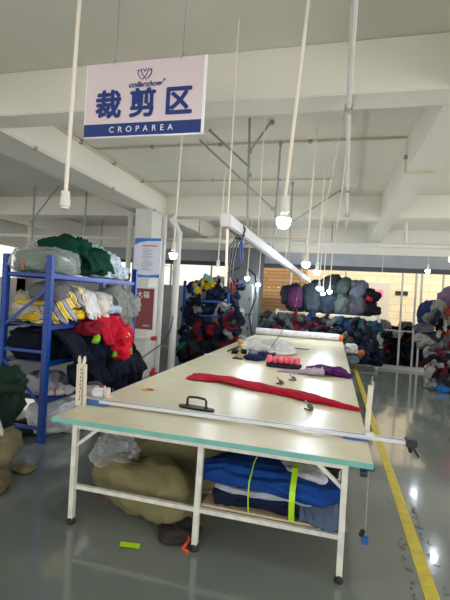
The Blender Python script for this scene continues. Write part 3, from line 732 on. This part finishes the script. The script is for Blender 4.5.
# sack mouth knot
o = blob('plastic_bag', .3, .22, .2, None, (-1.60, 3.0, .33), (.2, .1, .3), 161, m=PLASTIC, amp=.035, freq=12); tag(o, 'clear crumpled plastic bag on top of the large olive sack', 'plastic bag')
o = blob('dark_rag', .26, .24, .08, '35312f', (-.93, 2.76, 0), (0, 0, .3), 162, amp=.02, freq=10, box=.6); tag(o, 'dark grey rag on the floor beside the middle table leg', 'rag')
tag(MB().box((-1.02, 2.84, .085), (.15, .1, .006), (.25, -.12, .2), .002).build('yellow_card', mat('yellow_card', 'c9a71e', .6)), 'yellow card lying on the dark rag by the sack', 'card')
tag(MB().tube([(-.86, 2.72, .05), (-.84, 2.66, .04), (-.86, 2.6, .012), (-.82, 2.58, .012)], .012, 6).build('orange_ribbon', mat('orange_rib', 'd8552a', .6)), 'orange ribbon curled at the foot of the middle table leg', 'ribbon')
tag(MB().box((-1.20, 2.52, .012), (.13, .045, .003), (.1, .12, .35), .001).build('tape_scrap', GB), 'bright green tape scrap on the floor in front of the sack', 'scrap')
e = wthing('support_strut', 'pair of dark thin rods leaning behind the left table leg', 'rods', (-1.75, 3.0, 0))
MB().tube([(-1.79, 3.05, .66), (-1.74, 2.95, .3)], .006, 6).tube([(-1.75, 3.05, .66), (-1.76, 2.95, .3)], .006, 6).build('rod', BLACK, e)

# ------------------------------------------------------------------ blue rack (left)
rk = wthing('storage_rack', 'tall blue steel shelf rack on the left beside the table', 'shelf rack', (-3.2, 3.87, 0))
RX0, RX1, RY0, RY1 = -3.52, -2.96, 3.88, 5.86
for x in (RX0, RX1):
    for y in (RY0, RY1):
        p = MB().bb(x-.036, x+.036, y-.03, y+.03, 0, 2.02, .005).build('upright', BLUE, rk, smooth=False)
        n0 = len(p.data.polygons); bm = bmesh.new(); bm.from_mesh(p.data)
        for i in range(28):
            for dx in (-.018, .018):
                q = [(x+dx-.004, y-.0304, .1+i*.068), (x+dx+.004, y-.0304, .1+i*.068), (x+dx+.004, y-.0304, .125+i*.068), (x+dx-.004, y-.0304, .125+i*.068)]
                f = bm.faces.new([bm.verts.new(c) for c in q]); f.material_index = 1
        bm.to_mesh(p.data); bm.free(); p.data.materials.append(mat('slot_dark', '0b1a3c', .7))
        MB().bb(x-.05, x+.05, y-.04, y+.04, 0, .008).build('foot_plate', BLUE, p, smooth=False)
for z in (1.82, 1.26, .86, .46):
    for x in (RX0, RX1): MB().bb(x-.02, x+.02, RY0+.03, RY1-.03, z-.05, z+.005, .004).build('beam', BLUE, rk, smooth=False)
    MB().bb(RX0+.02, RX1-.02, RY0, RY1, z-.012, z+.002).build('shelf_panel', mat('rack_panel', '1c3368', .5), rk, smooth=False)
for z in (1.80, .97, .14):
    for y in (RY0, RY1): MB().bar((RX0, y, z), (RX1, y, z), .03, .032).build('cross_bar', BLUE, rk, smooth=False)
for y in (RY0, RY1):
    MB().bar((RX0, y-.015, 1.22), (RX1, y-.015, 1.66), .012, .03).build('diagonal_brace', BLUE, rk, smooth=False)
    MB().bar((RX0, y-.015, .88), (RX1, y-.015, .38), .012, .03).build('diagonal_brace', BLUE, rk, smooth=False)
def G(name, w, d, h, c, loc, lab, rot=0, seed=None, cat='garment', group=None, tilt=0, **k):
    o = blob(name, w, d, h, c, loc, (tilt, 0, rot), seed, **k); return tag(o, lab, cat, group)
# top shelf
BEFORE = set(COL.objects)
e = thing('wrapped_bundle', 'grey-green garment bundle wrapped in plastic with an orange strap on the rack top', 'bundle', (-3.22, 4.2, 1.825))
blob('bundle', .58, .62, .27, '5f7468', (0, 0, 0), (0, 0, 0), 201, e, amp=.02, freq=9, box=.6)
blob('plastic_wrap', .63, .68, .30, None, (0, 0, -.0), (0, 0, 0), 201, e, m=PLASTIC, amp=.03, freq=14, box=.6)
MB().tube([(-.02, -.335, .02), (-.03, -.34, .12), (-.03, -.27, .25), (-.03, 0, .285)], .010, 6).build('orange_strap', mat('orange_strap', 'c8552f', .6), e)
GREEN = '0b3b2e'
G('green_knitwear', .55, .5, .26, GREEN, (-3.15, 4.55, 2.02), 'dark green knit garment heaped highest at the left on the rack top', .3, 203, amp=.035, freq=10)
G('green_knitwear', .6, .55, .38, '0a382b', (-3.1, 4.85, 1.84), 'dark green knit garment spilling to the right on the rack top', .1, 204, amp=.035, freq=10)
o = drape('green_knitwear', [(.3, .18), (.05, .2), (-.12, .1), (-.16, -.02), (-.18, -.06)], .5, GREEN, (-2.92, 4.75, 1.90), PI/2, 205, wav=.03, folds=5, thick=.03); tag(o, 'dark green knit garment hanging over the rack top edge', 'garment')
G('teal_cloth', .3, .3, .3, '8fc2bd', (-3.15, 5.2, 1.97), 'pale teal cloth behind the green knits on the rack top', 0, 206, amp=.035, freq=12)
G('patterned_garment', .45, .45, .34, 'c4d2da', (-3.12, 5.42, 1.84), 'pale blue patterned garment heap on the rack top', 0, 207, amp=.04, freq=12, m=mat('pale_pattern', 'd3dde2', .9, col2='8da5b3', vscale=26, bump=.5, bscale=30))
G('patterned_garment', .3, .34, .2, 'c4d2da', (-3.02, 5.72, 1.83), 'smaller pale blue patterned garment at the right of the rack top heap', 0, 208, amp=.04, freq=12, m=MATS['pale_pattern'])
G('grey_garment', .4, .5, .28, '8b8f88', (-3.3, 5.95, 1.83), 'grey garment at the far end of the rack top', 0, 209, amp=.03)
G('maroon_garment', .16, .2, .13, '5a1424', (-2.98, 5.98, 1.83), 'small maroon cloth at the far end of the rack top', 0, 210, amp=.02, sub=3)
G('grey_garment', .2, .3, .08, '7f8a90', (-2.98, 4.95, 1.83), 'thin grey garment under the green knits on the rack top', 0, 211, amp=.02, sub=3)
# second shelf
z2 = 1.266
G('cream_fleece', .36, .42, .34, 'c6bea9', (-3.36, 4.1, z2), 'cream fluffy fleece at the near end of the second rack shelf', 0, 221, amp=.035, freq=13)
G('grey_garment', .52, .6, .26, '6c6c6f', (-3.17, 4.36, z2+.22), 'grey garment on top at the near end of the second rack shelf', .2, 222, amp=.02)
G('yellow_garment', .4, .3, .08, 'c7b24c', (-3.25, 3.98, z2+.19), 'yellowish garment between fleece and grey garment on the second shelf', .2, 223, amp=.015, sub=3)
STR = 'striped_cloth'
def striped():
    m = bpy.data.materials.new(STR); m.use_nodes = True; nt = m.node_tree; b = nt.nodes['Principled BSDF']; b.inputs['Roughness'].default_value = .9
    tc = nt.nodes.new('ShaderNodeTexCoord'); w_ = nt.nodes.new('ShaderNodeTexWave'); w_.inputs['Scale'].default_value = 3.2; w_.inputs['Distortion'].default_value = 2.5; w_.bands_direction = 'DIAGONAL'
    r = nt.nodes.new('ShaderNodeValToRGB'); r.color_ramp.interpolation = 'CONSTANT'
    el = r.color_ramp.elements; el[0].position = 0; el[0].color = lin('d9b21c'); el[1].position = .25; el[1].color = lin('e1e0d8')
    a = el.new(.45); a.color = lin('1a2240'); a = el.new(.7); a.color = lin('9a9b9c')
    nt.links.new(tc.outputs['Object'], w_.inputs['Vector']); nt.links.new(w_.outputs['Color'], r.inputs[0]); nt.links.new(r.outputs[0], b.inputs['Base Color'])
    return m
SM = striped()
G('striped_garment', .34, .36, .3, None, (-3.02, 4.2, z2), 'yellow, navy and white garment low behind the rack upright', 0, 224, m=SM, amp=.03, freq=12)
G('striped_garment', .32, .34, .24, None, (-2.98, 4.42, z2+.18), 'yellow, white and grey striped garment near the top of the second shelf', 0.5, 225, m=SM, amp=.03, freq=12)
G('yellow_garment', .16, .2, .12, 'e0b91a', (-2.9, 4.42, z2+.05), 'bright yellow garment poking out of the second rack shelf', 0, 226, amp=.02, sub=3)
G('navy_garment', .24, .3, .16, '171f38', (-2.96, 4.32, z2), 'navy garment at the bottom of the second shelf beside the yellow one', 0, 227, amp=.02, sub=3)
G('yellow_garment', .3, .2, .09, 'c9a21f', (-3.2, 3.97, z2+.02), 'mustard yellow garment behind the diagonal brace on the second shelf', 0, 228, amp=.02, sub=3)
G('striped_garment', .24, .26, .14, None, (-3.12, 4.02, z2), 'yellow and navy patterned garment at the shelf edge behind the brace', 1.5, 229, m=SM, amp=.02, freq=12)
o = drape('white_garment', [(.35, .36), (.1, .34), (-.06, .26), (-.13, .0), (-.15, -.14)], .36, 'd6d6d8', (-2.94, 4.66, z2+.06), PI/2+.15, 231, wav=.035, folds=4, thick=.03, ragged=.3); tag(o, 'white garment hanging down over the second rack shelf', 'garment')
G('white_garment', .5, .42, .38, 'd2d2d2', (-3.15, 4.75, z2), 'white garment heap behind the hanging white one on the second shelf', 0, 232, amp=.04)
G('cream_garment', .42, .56, .36, 'cfc9bd', (-3.02, 5.08, z2), 'cream-white garment heap in the middle of the second rack shelf', .3, 233, amp=.045, freq=10)
G('pale_blue_garment', .2, .26, .12, 'a9b8cf', (-2.86, 5.3, z2+.1), 'pale blue cloth edge between cream and grey garments', 0, 234, amp=.02, sub=3)
G('grey_garment', .48, .5, .44, '858883', (-3.05, 5.75, z2+.03), 'grey garment heap at the far end of the second rack shelf', 0, 235, amp=.045, freq=9)
o = drape('grey_garment', [(.3, .34), (.1, .36), (-.06, .24), (-.12, .02), (-.12, -.2)], .42, '7f827e', (-2.9, 5.7, z2+.02), PI/2, 236, wav=.045, folds=4, thick=.03, ragged=.3); tag(o, 'grey garment drooping over the far end of the second shelf', 'garment')
G('grey_garment', .3, .3, .24, '8b8e8a', (-2.88, 5.95, z2+.1), 'grey garment bulging past the far rack upright', 0, 237, amp=.035)
G('rolled_sock', .1, .1, .1, 'cfc8ba', (-2.83, 5.35, z2-.02), 'small cream rolled cloth hanging below the grey heap', 0, 238, amp=.008, sub=3)
# third zone, navy mass and red
z3 = .866
NV = ['0c1222', '0f1629', '0a0e1a']
for i, (x, y, z, w, d, h) in enumerate(((-3.25, 4.1, z3, .5, .45, .34), (-3.2, 4.5, z3, .55, .5, .34), (-3.15, 4.95, z3, .55, .5, .32), (-3.15, 5.4, z3, .5, .5, .3), (-3.15, 5.85, z3, .5, .5, .3))):
    G('navy_garment', w, d, h, NV[i % 3], (x, y, z), 'navy garment packed on the third rack shelf', .1*i, 240+i, group='navy garments on the third rack shelf', amp=.025, box=.55)
for i, (y, L, wd) in enumerate(((4.3, .55, .5), (4.75, .62, .5), (5.2, .65, .5), (5.62, .62, .45))):
    o = drape('navy_garment', [(.3, .24), (.08, .26), (-.1, .14), (-.17, -.1), (-.2, -L)], wd, NV[i % 3], (-2.93, y, z3+.05), PI/2+[.2,-.15,.1,-.2][i], 250+i, wav=.07, folds=1.3, thick=.04, ragged=.5)
    tag(o, 'navy garment hanging down from the third rack shelf', 'garment', 'navy garments hanging from the third rack shelf')
for i, (y, zt) in enumerate(((4.95, .8), (5.5, .85), (6.05, .8))):
    o = drape('navy_garment', [(.25, .1), (.05, .12), (-.12, .0), (-.2, -.2), (-.22, -.5)], .6, NV[i], (-2.92, y, zt-.12), PI/2+[.1, -.1, .15][i], 256+i, wav=.06, folds=1.6, thick=.04, ragged=.4)
    tag(o, 'navy garment hanging lowest from the blue rack behind the rail stand', 'garment', 'navy garments hanging low from the blue rack')
G('navy_garment', .42, .5, .3, NV[1], (-3.0, 5.1, .47), 'navy garment heaped on the lowest rack shelf', 0, 260, group='navy garments on the lowest rack shelf', amp=.03)
G('navy_garment', .42, .5, .32, NV[0], (-3.0, 5.6, .47), 'navy garment heaped on the lowest rack shelf', 0, 261, group='navy garments on the lowest rack shelf', amp=.03)
o = drape('red_garment', [(.3, .3), (.05, .34), (-.1, .22), (-.16, .0), (-.17, -.1)], .62, 'b3122e', (-2.8, 5.08, .95), PI/2, 262, wav=.05, folds=5, thick=.03, ragged=.5); tag(o, 'crimson garment draped in the middle of the blue rack', 'garment')
G('red_garment', .34, .5, .3, 'c4142c', (-2.74, 5.3, .93), 'bright red garment bulging out of the rack at the right', .2, 263, amp=.04, freq=11)
G('red_garment', .3, .4, .18, '7d1026', (-2.86, 4.72, 1.12), 'dark red garment at the left of the crimson one', .2, 264, amp=.03, freq=11)
G('red_garment', .22, .3, .24, 'd01a30', (-2.66, 5.22, .78), 'bright red garment tip hanging lowest under the red heap', .2, 265, amp=.03, freq=11)
G('white_cloth', .09, .12, .08, 'cfc9c4', (-2.58, 5.22, 1.08), 'small white label cloth on the red garment', 0, 266, amp=.01, sub=3)
G('lime_cloth', .07, .22, .11, '82ad20', (-2.72, 4.62, 1.03), 'lime green cloth left of the red garments', .3, 267, amp=.012, sub=3)
G('lime_cloth', .05, .14, .08, '6f9a28', (-2.64, 5.0, .84), 'lime green cloth peeking below the red garments', .3, 268, amp=.012, sub=3)
G('lime_cloth', .05, .06, .11, '93ab38', (-2.56, 5.33, .84), 'small yellow-green cloth at the right of the red garments', .3, 269, amp=.012, sub=3)
# fourth shelf
z4 = .466
G('lilac_white_garment', .5, .5, .2, 'b9b5c6', (-3.2, 4.25, z4), 'pale lilac garment heap on the lowest rack shelf', 0, 271, amp=.04, freq=10)
G('white_garment', .34, .3, .14, 'bcb9c4', (-2.98, 4.32, z4), 'white-lilac garment spread on the lowest shelf right of the upright', 0, 272, amp=.03, freq=10)
G('red_cloth_piece', .14, .16, .08, 'a8161f', (-3.05, 4.75, z4+.12), 'small red cloth on the lowest rack shelf', 0, 273, amp=.02, sub=3)
e = thing('paper_roll', 'short white roll with an orange band on the lowest rack shelf', 'roll', (-2.98, 4.05, z4+.03))
MB().tube([(-.1, -.06, 0), (.12, .08, .01)], .032, 14).build('roll', WHITE, e)
MB().tube([(.03, .022, .006), (.05, .036, .007)], .035, 14).build('orange_band', MATS['orange_strap'], e)
# bags under rack
o = blob('white_bag', .62, .8, .4, None, (-3.08, 4.5, 0), (0, 0, .1), 275, m=clear('white_polybag', .75, 'dcdce0', .3, .5), amp=.03, freq=9, sub=5, box=.75); tag(o, 'large white plastic bag on the floor under the blue rack', 'bag')
o = blob('white_bag', .5, .5, .36, None, (-3.35, 5.3, 0), (0, 0, .1), 276, m=mat('white_polybag_dull', 'b9b9bc', .4), amp=.03, freq=9); tag(o, 'white plastic bag farther back under the blue rack', 'bag')
G('dark_garment', .4, .4, .12, '1d2b28', (-3.3, 4.05, 0), 'dark cloth on the floor at the near end of the rack', 0, 277, amp=.02, sub=3)

for o in COL.objects:
    if o not in BEFORE and o.parent is None and o.location.y > 3.9:
        y = 3.9+(o.location.y-3.9)*.8
        o.location.y = max(y, 3.905+o.dimensions.y/2-.02) if y < 4.3 and o.type == 'MESH' and 'garment' in o.name or 'fleece' in o.name else y
# foreground-left heap
sack((-2.98, 3.08, 0), .62, .5, .46, (0, 0, .2), 281, 'olive sack standing at the left picture edge beneath green garments', freq=5, amp=.03)
G('olive_sack_flap', .5, .34, .16, None, (-2.72, 2.78, 0), 'brown-olive empty sack crumpled on the floor at the left edge', .3, 282, 'sack', m=mat('brown_sack', '675b41', .85, var=.25, bump=.4), amp=.035, freq=8)
G('olive_cloth', .2, .16, .05, None, (-2.62, 3.22, 0), 'small olive cloth end trailing on the floor from the sack', .3, 283, 'sack', m=OLIVE, amp=.01, freq=8, sub=3)
G('green_garment', .5, .5, .32, '16261f', (-2.98, 3.12, .42), 'dark green garment heap on the sack at the left edge', .3, 284, amp=.05, freq=8)
G('green_garment', .4, .4, .3, '1b2e25', (-2.92, 3.18, .62), 'topmost dark green garment at the left edge', .9, 285, amp=.045, freq=9)
o = drape('green_garment', [(.25, .3), (.05, .3), (-.1, .1), (-.14, -.12)], .4, '14231d', (-2.86, 3.0, .45), PI/2-.6, 286, wav=.04, folds=4, thick=.03, ragged=.3); tag(o, 'dark green garment hanging down over the olive sack', 'garment')
for i, (x, y, z, r) in enumerate(((-2.74, 2.9, .66, .9), (-2.66, 2.96, .46, -.2))):
    tag(MB().box((x, y, z), (.018, .05, .13), (.3, r, .5), .004).build('white_drawstring', mat('drawstring', 'c9c4b6', .8)), ['cream strap on the upper green garment at the left edge', 'cream strap end lower on the green heap at the left edge'][i], 'strap')

# ------------------------------------------------------------------ heaps in the distance
PAL = {'navy': '10162a', 'black': '0c0d12', 'grey': '4a4c4f', 'olive green': '3c4438', 'red': '64101c', 'white': '86847f', 'royal blue': '152d56', 'maroon': '4a1424', 'teal': '163f50', 'yellow': 'd2aa1e', 'orange': '7d3c24', 'charcoal': '26282c', 'dark blue': '1a2440', 'cream': '736c60', 'mint': '7fae97', 'purple': '4b2a52', 'green': '1d5a42'}
def heap(place, x0, x1, y0, y1, z0, z1, names, n, seed, size=(.26, .4), sub=4):
    rr = random.Random(seed)
    nx = max(1, round((x1-x0)/(size[0]*.85))); nz = max(1, round((z1-z0)/(size[0]*.62))); cells = []
    for iz in range(nz):
        for ix in range(nx): cells.append((ix, iz))
    rr.shuffle(cells); cells = cells[:n]; cells.sort(key=lambda c: c[1])
    for k, (ix, iz) in enumerate(cells):
        nm = rr.choice(names)
        w = rr.uniform(*size); h = rr.uniform(size[0]*.7, size[0]*1.0)
        x = x0+(ix+.5)*(x1-x0)/nx+rr.uniform(-.05, .05); z = z0+iz*(z1-z0)/nz; y = rr.uniform(y0, y1)
        o = blob(nm.replace(' ', '_')+'_garment', w, size[1], h, PAL[nm], (x, y, max(z0, z+rr.uniform(-.02, .02))), (rr.uniform(-.3, .3) if iz else 0, rr.uniform(-.5, .5) if iz else 0, rr.uniform(-.6, .6)), rr.randint(0, 9999), amp=.04, freq=10, sub=sub, box=.9, big=.7)
        tag(o, '%s garment in %s' % (nm, place), 'garment', '%s garments in %s' % (nm, place))
    for k in range(n*3//4):
        nm = rr.choice(names); x = rr.uniform(x0-.05, x1+.05); z = rr.uniform(z0+.18, z1+.22); y = y0-size[1]*.42+rr.uniform(-.03, .05)
        a = rr.uniform(-.25, .25); L = rr.uniform(.14, .34); zz = max(z0+.03, z-L)
        o = sleeve(nm.replace(' ', '_')+'_garment', [(x, y+.12, z), (x+a*.4, y, z-.02), (x+a, y-.01, (z+zz)/2), (x+a*1.3, y+.01, zz)], rr.uniform(.07, .16), .05, PAL[nm], rr.randint(0, 999))
        tag(o, '%s cloth end hanging from %s' % (nm, place), 'garment', '%s cloth ends hanging out of %s' % (nm, place))
# second blue rack behind the table
rk = wthing('storage_rack', 'second blue rack stuffed with dark clothes behind the drain pipe', 'shelf rack', (-2.9, 9.2, 0))
for x, y in ((-3.36, 9.2), (-2.3, 9.2), (-3.36, 10.1), (-2.3, 10.1)):
    MB().bb(x-.03, x+.03, y-.03, y+.03, 0, 2.0 if x < -3 else 1.9, .005).build('upright', BLUE, rk, smooth=False)
for z in (1.22, 1.56, .6, .1):
    MB().bb(-3.34, -2.3, 9.18, 9.21, z-.03, z+.02).build('beam', BLUE, rk, smooth=False)
    MB().bb(-3.34, -2.3, 9.22, 10.1, z-.01, z+.01).build('shelf_panel', MATS['rack_panel'], rk, smooth=False)
heap('the top of the second blue rack', -3.25, -2.15, 9.3, 9.7, 1.58, 2.0, ['yellow', 'mint', 'white', 'navy', 'royal blue', 'orange', 'navy'], 12, 3, (.26, .4))
heap('the middle of the second blue rack', -3.25, -2.1, 9.3, 9.5, 1.24, 1.5, ['navy', 'royal blue', 'white', 'black', 'navy'], 10, 4, (.24, .4))
heap('the clothes mass of the second blue rack', -3.3, -2.05, 9.1, 9.3, .12, 1.15, ['black', 'navy', 'dark blue', 'black', 'navy', 'charcoal', 'red', 'green'], 30, 5, (.26, .42))
heap('the pile left of the electric boxes', -2.25, -2.0, 9.0, 9.2, .1, 1.3, ['navy', 'white', 'red', 'black', 'dark blue'], 7, 6, (.24, .36))
# far end rack
rk = wthing('storage_rack', 'far pale metal rack loaded with bags past the table end', 'shelf rack', (0, 11.7, 0))
for x in (-1.5, -.1, 1.2):
    for y in (11.58, 11.95): MB().bb(x-.02, x+.02, y-.02, y+.02, 0, 1.42).build('upright', WHITE, rk, smooth=False)
for z in (1.38, .75, .12): MB().bb(-1.5, 1.2, 11.58, 11.95, z-.03, z).build('shelf_panel', WHITE, rk, smooth=False)
bags = [(-1.15, 1.55, .55, .62, '23202c', 'dark purple-black sack leftmost on the far rack'), (-1.0, 1.38, .5, .55, '141a2c', 'navy sack on the left of the far rack top'), (-.55, 1.38, .55, .95, '323c42', 'tall blue-grey sack beneath the brightest lamp on the far rack'),
        (-.12, 1.38, .6, .68, '26303e', 'dark blue-grey sack in the middle of the far rack top'), (-.1, 1.95, .55, .52, '2a3138', 'uppermost charcoal sack in the middle of the far rack'), (.25, 1.38, .5, .62, '4a5350', 'grey-green sack standing on the far rack'), (.2, 1.92, .5, .5, '3f4a44', 'dark green round sack high on the far rack'),
        (.6, 1.38, .5, .62, '45464c', 'grey mottled sack on the right of the far rack'), (.62, 1.85, .55, .5, '5c6070', 'round blue-grey sack topping the right of the far rack'), (.98, 1.38, .36, .42, '11141d', 'black garment bag at the right end of the far rack'), (.95, 1.72, .34, .42, '0e111a', 'black sack upper right on the far rack')]
for i, (x, z, w, h, c, lab) in enumerate(bags):
    G('clothes_sack', w, .5, h, c, (x, 11.72, z), lab, .2*i, 300+i, 'sack', amp=.03, freq=6, sub=4, box=.85)
G('red_garment', .14, .2, .12, 'a3162a', (.9, 11.45, 1.78), 'red cloth on the black sack at the far rack right end', 0, 320, amp=.02, sub=3)
G('purple_garment', .35, .3, .6, '4b2046', (-.98, 11.45, 1.5), 'purple garment bag beside the lamps on the far rack', 0, 321, amp=.02, sub=3)
heap('the clothes row under the far rack top', -1.55, 1.15, 11.5, 11.7, .78, 1.2, ['grey', 'navy', 'maroon', 'olive green', 'charcoal', 'red', 'teal', 'black', 'dark blue'], 34, 7, (.24, .38))
heap('the lower pile right of the table end', .35, 1.2, 11.4, 11.6, .12, .7, ['navy', 'black', 'dark blue', 'navy', 'charcoal', 'white', 'olive green'], 16, 8, (.26, .4))
G('white_garment', .34, .3, .26, 'c5c3bf', (.5, 11.15, .42), 'white garment at the right corner of the far table end', 0, 322, amp=.03)
G('grey_garment', .36, .3, .3, '6f7478', (.52, 11.15, .12), 'grey garment below the white one at the far table end', 0, 323, amp=.03)
G('orange_garment', .16, .16, .14, 'c96026', (.75, 11.1, .4), 'orange cloth beside the white garment at the far table end', 0, 324, amp=.02, sub=3)
heap('the left side of the far table end', -1.9, -1.4, 11.6, 11.8, .7, 1.2, ['olive green', 'grey', 'charcoal'], 6, 9, (.3, .4))
# heap behind the glass
heap('the pile behind the glass partition', 1.25, 2.5, 12.5, 12.7, .0, 1.0, ['black', 'navy', 'black', 'dark blue', 'navy', 'red', 'charcoal'], 34, 10, (.28, .42))
G('olive_sack', .36, .4, .36, '59604f', (2.0, 12.5, .95), 'olive sack on top of the pile behind the glass', 0, 330, 'sack', amp=.02)
G('white_garment', .4, .4, .22, 'a9a5a0', (1.78, 12.45, .82), 'pale garment on the pile behind the glass', 0, 331, amp=.03)
G('grey_garment', .5, .4, .34, '847f7c', (1.35, 12.45, .95), 'pale grey garment bag left on the pile behind the glass', 0, 332, amp=.03)
# right pile
heap('the lower heap at the right', 2.02, 3.2, 9.6, 9.8, .0, .75, ['black', 'white', 'navy', 'grey', 'royal blue', 'white', 'maroon', 'charcoal'], 30, 11, (.22, .36))
heap('the middle of the heap at the right', 1.98, 3.2, 10.1, 10.4, .75, 1.5, ['black', 'grey', 'red', 'navy', 'cream', 'white', 'royal blue', 'orange', 'charcoal', 'grey'], 30, 12, (.22, .36))
G('navy_sack', .5, .5, .6, '17294e', (2.2, 10.6, 1.3), 'dark blue sack at the left of the top of the right heap', 0, 340, 'sack', amp=.02, box=.85)
G('purple_sack', .8, .6, .7, '5d4a5e', (2.72, 10.5, 1.5), 'large mauve-grey sack capping the right heap', .1, 341, 'sack', amp=.03, box=.85)
G('grey_sack', .45, .5, .62, '7d7672', (2.36, 10.35, 1.3), 'grey-beige sack in front of the mauve one on the right heap', 0, 342, 'sack', amp=.03, box=.85)
G('red_garment', .36, .3, .5, 'a8182c', (2.66, 10.05, 1.45), 'red garment on the front of the mauve sack', 0, 343, amp=.03)
G('blue_bag', .22, .24, .14, '1f62a6', (2.25, 9.35, .0), 'bright blue cloth on the floor at the foot of the right heap', 0, 344, amp=.02, sub=3)
G('white_sack', .45, .6, .5, '8d8b88', (2.75, 9.3, 0), 'grey-white sack on the floor at the right picture edge', .3, 345, 'sack', amp=.03)
# things behind the blue rack, far left
heap('the pile seen far behind the blue rack', -6.5, -4.6, 9.6, 10.2, .02, .8, ['grey', 'white', 'charcoal', 'olive green'], 12, 13, (.4, .5))

# ------------------------------------------------------------------ light
wd = bpy.data.worlds.new('world'); S.world = wd; wd.use_nodes = True
bg = wd.node_tree.nodes['Background']; bg.inputs[0].default_value = (1, .995, .96, 1); bg.inputs[1].default_value = 1.5
sun = bpy.data.lights.new('sun', 'SUN'); sun.energy = 1.7; sun.angle = .02; sun.color = (1, .93, .82)
so = bpy.data.objects.new('sun', sun); COL.objects.link(so); so.rotation_euler = (math.radians(35), 0, math.radians(12))
vs = S.view_settings; S.display_settings.display_device = 'sRGB'
vs.view_transform = 'Standard'; vs.look = 'None'; vs.exposure = .9; vs.gamma = 1; vs.use_curve_mapping = False
# tidy: groups only where a label is shared
from collections import Counter
cnt = Counter(o.get('label') for o in S.objects if o.parent is None)
for o in S.objects:
    if 'world_parts' in o: del o['world_parts']
    if o.parent is None and 'group' in o and cnt[o.get('label')] == 1: del o['group']
